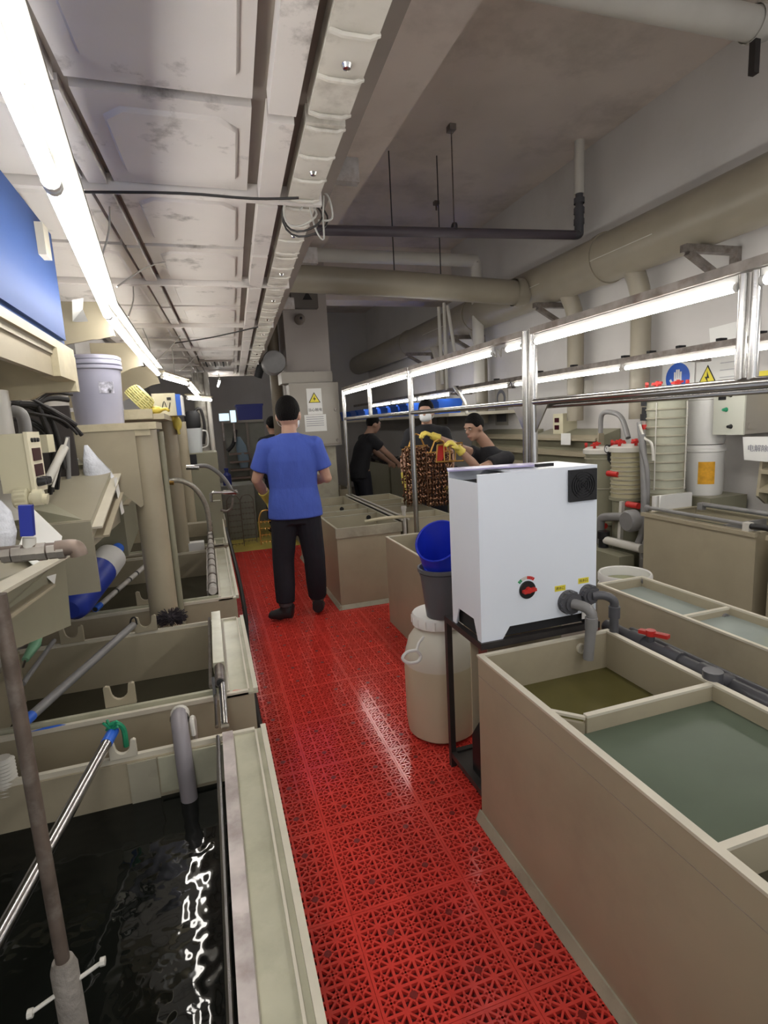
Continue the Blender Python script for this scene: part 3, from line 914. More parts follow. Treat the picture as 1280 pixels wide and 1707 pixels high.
MB().tube([c+Vector((.03, 0, .03)), c+Vector((.05, 0, -.06)), c+Vector((.075, 0, -.09)), c+Vector((.078, 0, -.02)), c+Vector((.085, 0, .05))], .003, 6, smooth=6).build('tail', CABLEW, L)
L = thing('ceiling_wire', 'thin dark wire strung along under the ceiling duct', 'wire', P(400, 328, z=ZD-.03))
MB().tube([P(120, 320, z=ZD-.03), P(300, 322, z=ZD-.03), P(420, 331, z=ZD-.035), P(498, 330, z=ZD-.035)], .004, 6, smooth=4).build('wire', CABLE, L)
L = thing('ceiling_wire', 'thin dark wire sagging below the far ceiling duct panels', 'wire', P(350, 560, z=ZD-.04))
MB().tube([P(290, 572, z=ZD-.03), P(350, 563, z=ZD-.06), P(430, 545, z=ZD-.03)], .005, 6, smooth=4).build('wire', CABLE, L)

# ================================================================ RIGHT WALL: TANKS, FILTERS, SIGNS
CT = tank('beige tank against the right wall beside the ribbed filters', 2.97, 3.45, 2.285, 3.14, .80, .018, waters=((2.31, 3.12, .70, W_GREY),), rimw=.03, rimm=PP)
DT = tank('beige tank against the right wall at the photo edge', 2.97, 3.45, 1.1, 2.20, .80, .018, waters=((1.12, 2.18, .70, W_GREY),), rimw=.03, rimm=PP)
for t, (y0, y1) in ((CT, (2.285, 3.14)), (DT, (1.1, 2.2))):
    MB().box(2.945, 2.97, y0-.01, y1+.01, .775, .80).build('outer_lip', PP, t, bev=.004)
o = thing('anode_bar', 'grey bar with end knob lying along the wall-side tank', 'bar', (2.99, 2.7, .83))
MB().cyl((2.985, 3.12, .835), (2.985, 2.33, .835), .013, 10).build('bar', PVCM, o)
MB().ell((2.985, 3.13, .83), .02, .022, .025).build('knob', PVCM, o)
MB().box(2.965, 3.005, 2.33, 2.37, .80, .85).build('saddle', PVCW, o)
o = thing('anode_bar', 'grey bar across the wall-side tank, nearer the wall', 'bar', (3.3, 2.6, .83))
MB().cyl((3.35, 3.0, .84), (3.35, 2.0, .84), .016, 10).build('bar', PVCM, o)
MB().box(3.33, 3.37, 2.98, 3.02, .80, .85).build('saddle', PVCM, o)
o = thing('clamp_handle', 'black clamp handle with pink tip on the tank gap at the right edge', 'clamp', (2.99, 2.24, .81))
MB().tube([(2.985, 2.33, .83), (2.985, 2.24, .835), (2.985, 2.17, .825)], .018, 10).build('grip', BLACK, o)
MB().cyl((2.985, 2.17, .825), (2.985, 2.10, .82), .016, 10).build('tip', mat('pink_tape', (.5, .3, .27), .5), o)
MB().box(3.05, 3.40, 2.55, 2.57, .5, .795).build('baffle', PVCM, CT)

def clamp_ring(parent, c, r, n, m, tilt=0):
    for k in range(n):
        a = 2*math.pi*k/n+.3
        d = Vector((math.cos(a), math.sin(a), 0))
        t = Vector((-d.y, d.x, 0))
        p = Vector(c)+d*r
        MB().bar(p-t*.035+Vector((0, 0, .006)), p+t*.035+Vector((0, 0, .012)), .022, .016).cyl(p-Vector((0, 0, .02)), p+Vector((0, 0, .025)), .012, 8).build('clamp_knob', m, parent)


def filt(label, c, r, z0, z1, nb, fm):
    o = thing('filter_housing', label, 'filter', (*c, 0.))
    prof = []
    MB().lathe([(0, z0), (r, z0), (r, z1-.03), (0, z1-.03)], (*c, 0), 32).build('housing', fm, o)
    for k in range(nb):
        z = z0+.04+(z1-z0-.12)*k/(nb-1)
        MB().lathe([(r, -.007), (r+.007, -.004), (r+.007, .004), (r, .007)], (*c, z), 32).build('rib_band', PPD, o)
    MB().lathe([(0, z1+.02), (r*.9, z1+.02), (r+.02, z1), (r+.02, z1-.035), (r, z1-.04)], (*c, 0), 32).build('lid', PVCW, o)
    clamp_ring(o, (c[0], c[1], z1+.035), r*.95, 6, REDP)
    MB().lathe([(0, 0), (r*.8, 0), (r*.9, z0-.03), (r+.015, z0-.02), (r+.015, z0+.004), (0, z0+.004)], (*c, 0), 24).build('pedestal', PPG, o)
    return o


FG = mat('translucent_filter', (.42, .42, .33), .3, var=.15, vscale=6)
FY = mat('yellowed_filter', (.47, .43, .28), .35, var=.15, vscale=6)
f1 = filt('tall ribbed greenish filter cylinder with red clamps by the right wall', (3.32, 3.32), .142, .90, 1.675, 11, FG)
f2 = filt('short ribbed yellowish filter cylinder left of the tall one', (3.26, 3.64), .125, .83, 1.24, 9, FY)
for a in range(4):
    d = Vector((math.cos(R(a*90+200)), math.sin(R(a*90+200)), 0))*.152
    MB().cyl((3.32+d.x, 3.32+d.y, .93), (3.32+d.x, 3.32+d.y, 1.58), .005, 6).build('tie_rod', PVCW, f1)
f3 = filt('olive filter vessel with red-clamped lid behind the white machine', (3.42, 4.10), .17, .55, 1.20, 3, PPG)
# gauge, valve, hoses, pump
o = thing('pressure_gauge', 'black round pressure gauge beside the olive filter vessel', 'gauge', P(1015, 748, x=3.2))
q = P(1015, 748, x=3.2)
MB().lathe([(0, -.02), (.036, -.02), (.036, .02), (0, .02)], q, 20, 'x').build('case', BLACK, o)
MB().lathe([(0, -.022), (.026, -.022), (.026, -.0205)], q, 20, 'x').build('face', PAPER, o)
MB().bar(q+Vector((-.0235, 0, 0)), q+Vector((-.0235, .012, .014)), .003, .002).build('needle', INK, o)
MB().tube([q+Vector((0, 0, -.036)), q+Vector((0, 0, -.09)), q+Vector((.02, -.06, -.16))], .014, 8).build('stem', BLACK, o)
MB().tube([q+Vector((.02, .02, .02)), q+Vector((.02, -.09, .05))], .012, 8).build('branch', REDP, o)
q = P(1075, 690, x=3.2)
o = thing('valve_stack', 'black plastic valve stack with red ring left of the tall filter', 'valve', q+Vector((0, 0, -.1)))
for dz, rr, hh in ((.10, .022, .05), (.06, .03, .03), (.0, .024, .05), (-.05, .034, .05)):
    MB().lathe([(0, 0), (rr, 0), (rr, hh), (0, hh)], q+Vector((0, 0, dz)), 12).build('valve_section', BLACK, o)
MB().cyl(q+Vector((0, 0, -.03)), Vector((3.32, 3.32, q.z-.03)), .018, 10).build('branch', BLACK, o)
MB().lathe([(.0, 0), (.036, 0), (.036, .035), (0, .035)], q+Vector((0, 0, -.115)), 14).build('red_ring', REDP, o)
MB().cyl(q+Vector((0, 0, -.30)), q+Vector((0, 0, -.05)), .02, 10).build('pipe', PVCW, o)
o = thing('filter_hose', 'grey hose dropping between the two ribbed filters', 'hose', P(1065, 900, x=3.1))
MB().tube([P(1070, 725, x=3.12), P(1073, 780, x=3.1), P(1074, 850, x=3.08), P(1070, 890, x=3.08), P(1058, 915, x=3.08)], .026, 12, smooth=5).build('hose', PVCM, o)
MB().tube([P(1065, 705, x=3.15), P(1070, 745, x=3.1), P(1079, 790, x=3.1), P(1077, 870, x=3.1), P(1071, 930, x=3.1)], .018, 10, smooth=5).build('second_hose', PVCM, o)
o = thing('filter_hose', 'thin white hose looping down in front of the tall filter', 'hose', P(1085, 740, x=3.12))
MB().tube([P(1066, 708, x=3.12), P(1074, 730, x=3.12), P(1086, 740, x=3.12), P(1089, 768, x=3.12)], .010, 8, smooth=6).build('hose', PVCW, o)
o = thing('filter_hose', 'dark grey hose arching up behind the olive filter vessel', 'hose', P(1003, 720, x=3.5))
MB().tube([P(1001, 722, x=3.45), P(1003, 692, x=3.45), P(1018, 687, x=3.45), P(1036, 697, x=3.45), P(1047, 730, x=3.40)], .022, 10, smooth=6).build('hose', PVCM, o)
o = thing('filter_pump', 'grey and red pump with thick pipes under the short filter', 'pump', (3.12, 3.9, 0))
MB().tube([P(1000, 905, x=3.08), P(1001, 870, x=3.08), P(1010, 862, x=3.08), P(1045, 862, x=3.08)], .035, 12, smooth=5).build('suction_pipe', PVCM, o)
q = P(1052, 868, x=3.03)
MB().lathe([(0, -.05), (.07, -.05), (.085, -.03), (.085, .03), (.05, .06), (0, .06)], q, 20, 'x').build('pump_head', PVCM, o)
MB().cyl(P(1010, 900, x=3.06), P(1070, 915, x=3.06), .035, 12).build('delivery_pipe', PVCW, o)
q = P(1006, 905, x=3.06)
MB().lathe([(0, -.10), (.05, -.10), (.05, -.04), (.04, -.03), (.04, .03), (.05, .04), (.05, .10), (0, .10)], q, 14).build('union', BLACK, o)
for px, py in ((1055, 842), (1022, 790), (1001, 875)):
    q = P(px, py, x=3.14)
    MB().cyl(q+Vector((0, .06, 0)), q+Vector((0, -.06, 0)), .025, 10).build('red_coupling', REDP, o)
MB().box(2.94, 3.08, 3.35, 4.1, 0, .42).build('pump_base', PPG, o, bev=.02)
MB().bar(P(1037, 836, x=3.12), P(1033, 905, x=3.12), .03, .03).build('strut', PVCW, o)
# white tray box on the tank end
o = thing('white_box', 'white plastic case with handle behind the wall-side tank', 'case', P(1118, 848, y=3.2))
a, b = P(1088, 848, y=3.165), P(1150, 820, y=3.165)
MB().box(a.x, b.x, 3.145, 3.175, .60, b.z).build('case_body', WHITEP, o, bev=.008)
MB().tube([(a.x+.03, 3.13, .80), (a.x+.02, 3.12, .82), (a.x+.02, 3.12, .89), (a.x+.03, 3.13, .91)], .007, 6).build('handle', WHITEP, o)
# stacked white drums on a bench
bn = solo('drum_bench', 'grey bench carrying the two stacked white drums', 'bench', MB().box(3.50, 3.86, 3.06, 3.52, 0, .86), PPG, (3.68, 3.29, 0))
dcx, dcy = 3.66, 3.27
for k, (z0, z1, lb) in enumerate(((.86, 1.25, 'lower white drum with an orange label, under another drum'), (1.25, 1.64, 'upper white drum stacked on another beside the tall filter'))):
    o = thing('white_drum', lb, 'drum', (dcx, dcy, z0), 'stacked white drums')
    r = .135
    MB().lathe([(0, z0), (r*.93, z0), (r, z0+.03), (r, z1-.06), (r+.01, z1-.055), (r+.01, z1-.035), (r, z1-.03), (r, z1-.006), (0, z1-.006)], (dcx, dcy, 0), 32).build('drum_body', WHITEP, o)
    if k == 0:
        q = []
        for t in range(7):
            a = R(205+t*8)
            q.append((dcx+math.cos(a)*(r+.0015), dcy+math.sin(a)*(r+.0015)))
        vs = [(x, y, z0+.09) for x, y in q]+[(x, y, z0+.26) for x, y in q]
        MB().faces(vs, [(i, i+1, i+8, i+7) for i in range(6)]).build('label_sheet', ORANGE, o)
# control box
ya, yb = P(1190, 680, x=3.56).y, P(1240, 680, x=3.56).y
z1, z0 = P(1190, 640, x=3.56).z, P(1240, 724, x=3.56).z
o = thing('control_box', 'light grey switch box with knobs on the right wall', 'box', (3.65, yb, z0))
MB().box(3.575, 3.88, yb, ya, z0, z1).build('enclosure', CABN, o, bev=.004)
MB().box(3.56, 3.574, yb-.004, ya+.004, z0-.004, z1+.004).build('door', mat('grey_green_door', (.56, .57, .50), .4), o, bev=.003)
def onface(u, v): return Vector((3.56, ya+(yb-ya)*u, z1+(z0-z1)*v))
q = onface(.28, .25); MB().box(3.553, 3.56, q.y-.028, q.y+.028, q.z-.028, q.z+.028).build('display', BLACK, o)
for u, v, m_ in ((.55, .24, BLACK), (.60, .85, BLACK), (.42, .52, GREEN)):
    q = onface(u, v)
    MB().lathe([(0, -.03), (.010, -.03), (.013, -.01), (.017, 0)], q, 12, 'x').build('knob', m_, o)
for v in (.12, .85):
    q = onface(1, v)
    MB().box(3.60, 3.66, yb-.012, yb, q.z-.02, q.z+.02).build('hinge', CABN, o)

# slotted exhaust hoods on the right wall
def wall_hood(label, y0, y1, z0, z1, x0=3.60, slats=3, group='right wall hoods'):
    o = thing('slot_hood', label, 'hood', ((x0+XW)/2, (y0+y1)/2, z0), group)
    MB().prism([(x0+.08, z0), (XW-.01, z0), (XW-.01, z1), (x0+.08, z1-.06)], y0, y1).build('hood_body', PPG, o)
    for y in (y0, y1):
        MB().prism([(x0, z0+.06), (x0+.08, z0), (x0+.09, z0), (x0+.09, z1-.04), (x0+.03, z1-.02)], y-.01, y+.01).build('cheek', PP, o)
    for k in range(slats):
        z = z0+.10+(z1-z0-.2)*k/max(1, slats-1)
        MB().prism([(x0, z-.012), (x0+.085, z+.03), (x0+.085, z+.045), (x0, z+.012)], y0+.01, y1-.01).build('slat', PP, o)
    return o


h1 = wall_hood('slotted olive exhaust hood at the right edge behind the tanks', .8, 2.78, .84, 1.30)
h2 = wall_hood('slotted exhaust hood right of the double posts', 4.45, 5.6, .84, 1.36)
h3 = wall_hood('slotted exhaust hood behind the bending worker', 5.75, 7.1, .84, 1.36)
q = P(1262, 748, x=3.58)
o = thing('notice_sheet', 'white paper sign hung on the hood at the right edge', 'sign', q+Vector((0, 0, -.08)))
MB().prism([(q.y-.16, q.z-.09), (q.y+.09, q.z-.08), (q.y+.11, q.z+.08), (q.y-.16, q.z+.085)], 3.578, 3.581, 'x').build('sheet', PAPER, o)
text_mesh('电解除油', .05, mat('grey_ink', (.25, .25, .3), .7), o, (3.576, q.y-.03, q.z), (0, -1, 0))
q = P(943, 732, x=3.59)
o = solo('notice_sheet', 'small paper label on the hood right of the double posts', 'sign', MB().box(3.588, 3.591, q.y-.08, q.y+.08, q.z-.06, q.z+.06), PAPER, q+Vector((0, 0, -.06)))
q = P(962, 652, x=3.80)
o = thing('wall_meter', 'white square meter on the wall under the lamps', 'meter', q+Vector((0, 0, -.1)))
MB().box(3.80, XW, q.y-.13, q.y+.13, q.z-.10, q.z+.10).build('case', PVCW, o, bev=.004)
for u, v in ((-.05, .03), (.04, .04), (0, -.02)):
    MB().box(3.797, 3.80, q.y+u-.02, q.y+u+.02, q.z+v-.008, q.z+v+.008).build('print_mark', INK, o)
q = P(930, 708, x=3.72)
o = thing('wall_controller', 'small cream controller box right of the double posts', 'controller', q+Vector((0, 0, -.1)))
MB().box(3.72, XW, q.y-.09, q.y+.09, q.z-.12, q.z+.12).build('case', CTRL, o, bev=.004)
for v in (.05, -.03):
    MB().box(3.716, 3.72, q.y-.02, q.y+.06, q.z+v-.025, q.z+v+.025).build('display', SCREEN, o)

XS = XW-.004
# safety signs
q = P(1130, 630, x=XS)
o = thing('safety_sign', 'blue round wear-gloves sign on the right wall', 'sign', q+Vector((0, 0, -.2)))
MB().box(XS-.004, XS, q.y-.17, q.y+.17, q.z-.24, q.z+.13).build('plate', PAPER, o)
MB().lathe([(0, -.007), (.125, -.007), (.125, -.0045)], (XS, q.y, q.z), 32, 'x').build('blue_disc', SIGNB, o)
hs = MB()
hs.box(XS-.010, XS-.0075, q.y-.045, q.y+.035, q.z-.10, q.z-.005)
for k in range(4):
    hs.box(XS-.010, XS-.0075, q.y-.044+k*.021, q.y-.028+k*.021, q.z-.005, q.z+.05+(.02 if k in (1, 2) else 0))
hs.bar((XS-.00875, q.y+.03, q.z-.07), (XS-.00875, q.y+.075, q.z-.01), .0025, .02, (0, 1, 1))
hs.build('glove_symbol', PAPER, o)
def tri_sign(o, x, yc, zc, s, mark='!'):
    def tri(k): return [(yc-s*k, zc-s*.577*k), (yc+s*k, zc-s*.577*k), (yc, zc+s*1.155*k)]
    MB().prism(tri(1), x-.003, x-.001, 'x').build('black_triangle', INK, o)
    MB().prism(tri(.84), x-.0045, x-.0031, 'x').build('yellow_triangle', SIGNY, o)
    bolt = [(yc+s*.02, zc+s*.6), (yc-s*.22, zc-s*.02), (yc+s*.0, zc-s*.02), (yc-s*.1, zc-s*.42), (yc+s*.25, zc+s*.12), (yc+s*.03, zc+s*.12)]
    MB().prism(bolt, x-.006, x-.0046, 'x').build('bolt_symbol', INK, o)
q = P(1180, 628, x=XS)
o = thing('safety_sign', 'yellow triangle warning sign right of the blue round sign', 'sign', q+Vector((0, 0, -.2)))
MB().box(XS-.004, XS, q.y-.11, q.y+.11, q.z-.23, q.z+.12).build('plate', PAPER, o)
tri_sign(o, XS-.004, q.y, q.z-.01, .09)
q = P(1216, 590, x=XS)
o = thing('notice_sheet', 'large faded white notice behind the steel uprights', 'notice', q+Vector((0, 0, -.3)))
MB().prism([(q.y-.24, q.z-.30), (q.y+.12, q.z-.30), (q.y+.19, q.z+.22), (q.y-.24, q.z+.24)], XS-.003, XS, 'x').build('sheet', PAPER, o)
for k in range(6):
    MB().box(XS-.004, XS-.0031, q.y-.16, q.y+.08, q.z+.10-k*.055, q.z+.108-k*.055).build('print_line', mat('faded_ink', (.5, .5, .52), .8), o)
q = P(1277, 655, x=XS)
o = solo('yellow_notice', 'yellow notice cut off by the right edge of the photo', 'notice', MB().box(XS-.003, XS, q.y-.2, q.y+.06, q.z-.12, q.z+.16), SIGNY, q+Vector((0, 0, -.12)))
q = P(836, 672, x=XS)
o = thing('safety_sign', 'grey framed round safety sign left of the double posts', 'sign', q+Vector((0, 0, -.3)))
MB().box(XS-.006, XS, q.y-.17, q.y+.17, q.z-.30, q.z+.25).build('plate', CABN, o)
MB().lathe([(0, -.009), (.12, -.009), (.12, -.0065)], (XS, q.y, q.z+.06), 28, 'x').build('dark_disc', mat('sign_dark', (.10, .10, .12), .5), o)
MB().lathe([(0, -.011), (.075, -.011), (.075, -.0095)], (XS, q.y, q.z+.06), 24, 'x').build('pale_symbol', CABN, o)
MB().box(XS-.008, XS-.0065, q.y-.13, q.y+.13, q.z-.25, q.z-.15).build('caption_bar', mat('sign_dark', (.10, .10, .12), .5), o)
# pale conduits climbing the wall
o = thing('conduit_bundle', 'bundle of pale conduits rising to the big duct above the workers', 'conduit', P(735, 600, x=3.3))
for a_, b_ in (((731, 512), (737, 640)), ((740, 505), (745, 650)), ((746, 510), (760, 600))):
    MB().cyl(P(*a_, x=3.0), P(*b_, x=3.0), .022, 8).build('conduit', PVCW, o)
MB().tube([P(757, 645, x=2.98), P(768, 660, x=2.98), P(775, 672, x=2.98), P(778, 690, x=2.98)], .02, 8, smooth=4).build('hose', PVCW, o)

# far tanks along the right wall, with dark parts heaped on them
for k, (y0, y1, lb) in enumerate(((4.75, 6.5, 'long olive tank by the right wall behind the bending worker'), (6.6, 8.9, 'long olive tank by the right wall heaped with dark parts'), (9.0, 11.4, 'farthest olive tank along the right wall'))):
    tank(lb, 2.97, 3.5, y0, y1, .80, .02, waters=((y0+.03, y1-.03, .66, W_DARK),), m=PPG, rimm=PPD)
random.seed(3)
pm = MB()
for k in range(420):
    x, y = random.uniform(3.0, 3.45), random.uniform(6.65, 11.2)
    a = random.uniform(0, 6.28)
    z = .80+random.uniform(.0, .07)
    if 8.86 < y < 9.04: y += .3
    d = Vector((math.cos(a), math.sin(a), random.uniform(-.2, .4)))*.045
    pm.bar(Vector((x, y, z))-d, Vector((x, y, z))+d, .018, .02)
for k in range(5):
    pm.box(2.98, 3.49, 6.7+k*.44, 6.74+k*.44, .80, .82)
o = pm.build('dark_parts', mat('dark_metal_parts', (.06, .05, .05), .35, .6, var=.5, vscale=30), None)
tag(o, 'heap of small dark metal parts lying over the far wall-side tanks', 'metal parts', kind='stuff')

# shelf with blue baskets under the far lamps
o = solo('basket_shelf', 'long pale shelf carrying blue baskets along the right wall', 'shelf', MB().box(2.9, XW, 6.3, 12.3, 1.57, 1.61), PPL, (3.4, 9.3, 1.57))
for k, (y, w, lb) in enumerate(((6.95, .30, 'big blue basket on the shelf beside the masked worker'), (8.0, .19, 'blue basket on the far shelf, first of the row left of the post'), (8.45, .19, 'blue basket on the far shelf, second of the row left of the post'),
                                (8.98, .20, 'blue basket on the far shelf, third of the row left of the post'), (9.55, .21, 'blue basket on the far shelf, fourth of the row left of the post'),
                                (10.4, .26, 'blue basket on the far shelf, past the thin upright'), (11.0, .22, 'blue basket on the far shelf, next to last'), (11.9, .25, 'blue basket at the far end of the shelf'))):
    o = thing('blue_basket', lb, 'basket', (3.1, y, 1.61), 'blue baskets on the far shelf')
    mb = MB()
    hw, hb, h = w, w*.85, .19
    for s0 in (0,):
        o_ = [(-.15, -hb, 0), (.15, -hb, 0), (.15, hb, 0), (-.15, hb, 0), (-.18, -hw, h), (.18, -hw, h), (.18, hw, h), (-.18, hw, h)]
        i_ = [(x*.93, yy*.95, .01 if z == 0 else z) for x, yy, z in o_]
        v = [(3.1+x, y+yy, 1.61+z) for x, yy, z in o_+i_]
        mb.faces(v, [(3, 2, 1, 0), (0, 1, 5, 4), (1, 2, 6, 5), (2, 3, 7, 6), (3, 0, 4, 7), (8, 9, 10, 11), (8, 12, 13, 9), (9, 13, 14, 10), (10, 14, 15, 11), (11, 15, 12, 8),
                     (4, 5, 13, 12), (5, 6, 14, 13), (6, 7, 15, 14), (7, 4, 12, 15)])
    mb.build('basket_body', BLUEB, o, smooth=False)
    MB().box(2.905, 2.925, y-hw, y+hw, 1.61+h-.03, 1.61+h).build('rim', BLUEB, o)

# ================================================================ CABINET AND COLUMN
E_ = thing('electrical_cabinet', 'grey electrical cabinet with warning sign in front of the column', 'cabinet', (1.25, 6.7, 0))
MB().box(.975, 1.545, 6.47, 6.72, 1.305, 2.035).build('enclosure', CABN, E_, bev=.006)
MB().box(.97, 1.55, 6.452, 6.47, 1.30, 2.04).build('door', CABN, E_, bev=.006)
MB().box(.985, 1.535, 6.447, 6.452, 1.315, 1.325).build('door_edge', RIBM, E_)
for z in (1.36, 1.72):
    MB().lathe([(0, -.012), (.016, -.012), (.018, 0)], (1.50, 6.452, z), 12, 'y').build('lock', STEELD, E_)
MB().box(1.02, 1.48, 6.5, 6.8, 0, 1.305).build('pedestal', PPD, E_)
a, b = P(510, 648, y=6.45), P(538, 690, y=6.45)
sg = MB().box(a.x, b.x, 6.446, 6.452, b.z, a.z).build('warning_sign', PAPER, E_)
cx_, cz_ = (a.x+b.x)/2, (a.z+b.z)/2
s_ = (b.x-a.x)*.40
def trif(k): return [(cx_-s_*k, cz_+.0-s_*.5*k+.02), (cx_+s_*k, cz_+.0-s_*.5*k+.02), (cx_, cz_+s_*1.2*k+.02)]
MB().prism(trif(1), 6.4438, 6.4455).build('black_triangle', INK, sg)
MB().prism(trif(.82), 6.4420, 6.4436).build('yellow_triangle', SIGNY, sg)
bolt = [(.1, .62), (-.22, .05), (.0, .05), (-.1, -.30), (.25, .2), (.03, .2)]
MB().prism([(cx_+u*s_, cz_+v*s_+.02) for u, v in bolt], 6.4405, 6.4418).build('bolt_symbol', INK, sg)
text_mesh('当心触电', .042, INK, sg, (cx_, 6.4455, b.z+.05))
a, b = P(507, 692, y=6.45), P(545, 718, y=6.45)
pp = MB().box(a.x, b.x, 6.447, 6.452, b.z, a.z).build('notice_paper', PAPER, E_)
for k in range(5):
    z = a.z-.03-k*.025
    MB().box(a.x+.02, b.x-.03, 6.4455, 6.4468, z, z+.006).build('print_line', mat('grey_ink', (.25, .25, .3), .7), pp)
MB().box(.90, 1.50, 6.5, 6.8, 2.045, 2.17).build('top_box', CABN, E_, bev=.04)
MB().tube([(1.28, 6.55, 2.17), (1.38, 6.53, 2.12), (1.42, 6.52, 2.05)], .012, 8, smooth=4).build('cable', CABLE, E_)
o = thing('junction_box', 'dark junction box with warning triangle high on the white column', 'box', (1.2, 6.9, 2.85))
a, b = P(484, 485, y=6.93), P(530, 514, y=6.93)
MB().box(a.x, b.x, 6.90, 7.0, b.z, a.z).build('enclosure', mat('brown_grey', (.15, .135, .12), .5), o, bev=.004)
q = P(512, 494, y=6.9)
MB().prism([(q.x-.06, q.z-.04), (q.x+.06, q.z-.04), (q.x, q.z+.06)], 6.897, 6.8995).build('triangle', BLACKM, o)
o = thing('column_bell', 'small round bell fixed on the white column', 'bell', (1.22, 6.97, 2.7))
q = P(500, 532, y=6.96)
MB().lathe([(0, -.06), (.03, -.06), (.06, -.03), (.065, .04), (0, .04)], (q.x, 6.96, q.z), 20, 'y').build('gong', RIBM, o)
MB().lathe([(0, -.075), (.016, -.075), (.016, -.06)], (q.x, 6.96, q.z), 10, 'y').build('cap', BLACK, o)
# dark pipes behind the column on its left
o = thing('riser_pipe', 'brownish pipe rising left of the white column', 'pipe', (.95, 7.3, 0))
MB().cyl((.93, 7.25, 0), (.93, 7.25, 3.6), .075, 14).build('pipe', mat('brown_pipe', (.16, .13, .09), .5), o)
o = thing('duct_blower', 'grey round blower housing at the far end of the ceiling duct', 'blower', (.88, 7.6, 2.2))
q = P(458, 605, y=6.85)
MB().lathe([(0, -.12), (.13, -.12), (.14, -.10), (.14, .10), (0, .10)], (q.x-.02, 6.85, q.z), 20, 'y').build('housing', PVCM, o)
MB().tube([(q.x-.05, 6.9, q.z), (q.x-.13, 6.95, q.z+.02), (q.x-.2, 7.0, q.z-.15)], .05, 10, smooth=4).build('hose', BLACKM, o)

# ================================================================ LEFT TANK ROW
LX0, LX1, LH = -.93, .09, .60


def left_tank(label, y0, y1, wz, wm, name='plating_tank', lip=True):
    root = thing(name, label, 'tank', (-.42, (y0+y1)/2, Z0), 'left tank row')
    t = .02
    MB().box(.055, .075, y0, y1, Z0, LH-.012).build('aisle_panel', PP, root)
    MB().box(LX0, LX0+t, y0, y1, Z0, LH).build('wall_panel', PP, root)
    MB().box(LX0+t, .055, y0, y0+t, Z0, LH-.012).build('end_panel', PP, root)
    MB().box(LX0+t, .055, y1-t, y1, Z0, LH-.012).build('end_panel', PP, root)
    MB().box(LX0+t, .055, y0+t, y1-t, Z0, Z0+t).build('base_panel', PP, root)
    MB().box(-.022, -.006, y0+t, y1-t, Z0+t, LH-.012).build('inner_wall', PPD, root)
    MB().box(-.022, LX1, y0-.004, y1+.004, LH-.012, LH-.004).build('ledge', RIM, root)
    MB().box(LX1-.016, LX1, y0-.004, y1+.004, LH-.004, LH+.008).build('outer_lip', PPL, root, bev=.002)
    MB().box(LX1-.036, LX1-.030, y0+.01, y1-.01, LH-.004, LH+.004).build('ledge_bead', PPL, root)
    MB().box(-.022, -.010, y0+t, y1-t, LH-.004, LH+.006).build('inner_lip', PPL, root)
    for a, b in ((y0-.004, y0+.012), (y1-.012, y1+.004)):
        MB().box(LX0, .055, a, b, LH-.012, LH+.004).build('rim', PPL, root, bev=.002)
    MB().box(LX0+t, -.022, y0+.030, y0+.046, LH-.06, LH+.012).build('inner_rim', RIM, root, bev=.002)
    MB().box(LX0+t, -.022, y0+.012, y0+.030, LH-.03, LH-.006).build('rim_gutter', RIM, root)
    MB().box(LX0+t, -.022, y0+t, y1-t, Z0+t, wz).build('bath_liquid', wm, root)
    return root


T1 = left_tank('left foreground tank full of black liquid reflecting the lamp', -1.6, 1.68, .455, W_BLACK)
T2 = left_tank('second tank of the left row with a low dark bath', 1.95, 2.79, .36, W_DARK)
T3 = left_tank('third tank of the left row, jug lying over its corner', 3.16, 4.55, .40, W_DARK)
T4 = left_tank('fourth tank of the left row with the taped pipe', 4.72, 6.05, .45, W_DARK)
MB().box(-.32, -.24, 1.655, 1.661, .35, .585).build('overflow_plate', PPD, T1)
MB().box(-.235, -.03, 1.652, 1.660, .47, .585).build('weir_plate', RIM, T1)

q = P(85, 1206, z=LH+.005)
MB().prism([(q.x-.05, 1.948), (q.x+.0, 1.946), (q.x+.05, 1.951), (q.x+.03, 1.961), (q.x-.02, 1.960)], LH+.0042, LH+.0052, 'z').build('blue_smear', BLUEB, T2)
q = P(390, 1152, z=LH)
MB().prism([(q.x-.03, 1.950), (q.x+.03, 1.948), (q.x+.05, 1.97), (q.x+.0, 1.985)], LH-.0038, LH-.0028, 'z').build('red_smear', mat('red_smear', (.50, .16, .12), .5), T2)
# long bars along the aisle side of the tanks
o = thing('electrode_bar', 'flat worn steel bar along the inner edge of the foreground tank', 'bar', (-.02, .5, LH))
MB().box(-.044, -.012, -1.5, 1.655, LH+.008, LH+.024).build('flat_bar', mat('worn_steel', (.42, .38, .37), .35, .7, var=.35, vscale=10, dirt=(.2, .15, .15), dirt_amt=.6, dscale=14), o, bev=.003)
MB().cyl((-.058, -1.5, LH+.012), (-.058, 1.655, LH+.012), .007, 8).build('side_wire', STEEL, o)
o = thing('electrode_bar', 'bright copper-steel rod bridging the gap between the first two left tanks', 'bar', (-.03, 1.85, LH))
MB().cyl((-.034, 1.70, LH+.018), (-.034, 1.985, LH+.03), .013, 12).cyl((-.06, 1.72, LH+.01), (-.06, 1.97, LH+.018), .006, 8).build('rod', STEEL, o)
MB().prism([(1.90, .60), (1.99, .66), (1.97, .60)], -.068, -.058, 'x').build('black_clip', BLACK, o)
o = thing('electrode_bar', 'square beige tube with a dark pipe end on the second left tank', 'bar', (-.04, 2.4, LH))
MB().box(-.062, -.020, 2.12, 2.76, LH+.014, LH+.058).build('square_tube', RIM, o, bev=.003)
MB().cyl((-.04, 1.985, LH+.036), (-.04, 2.14, LH+.036), .019, 14).build('pipe_end', STEELD, o)
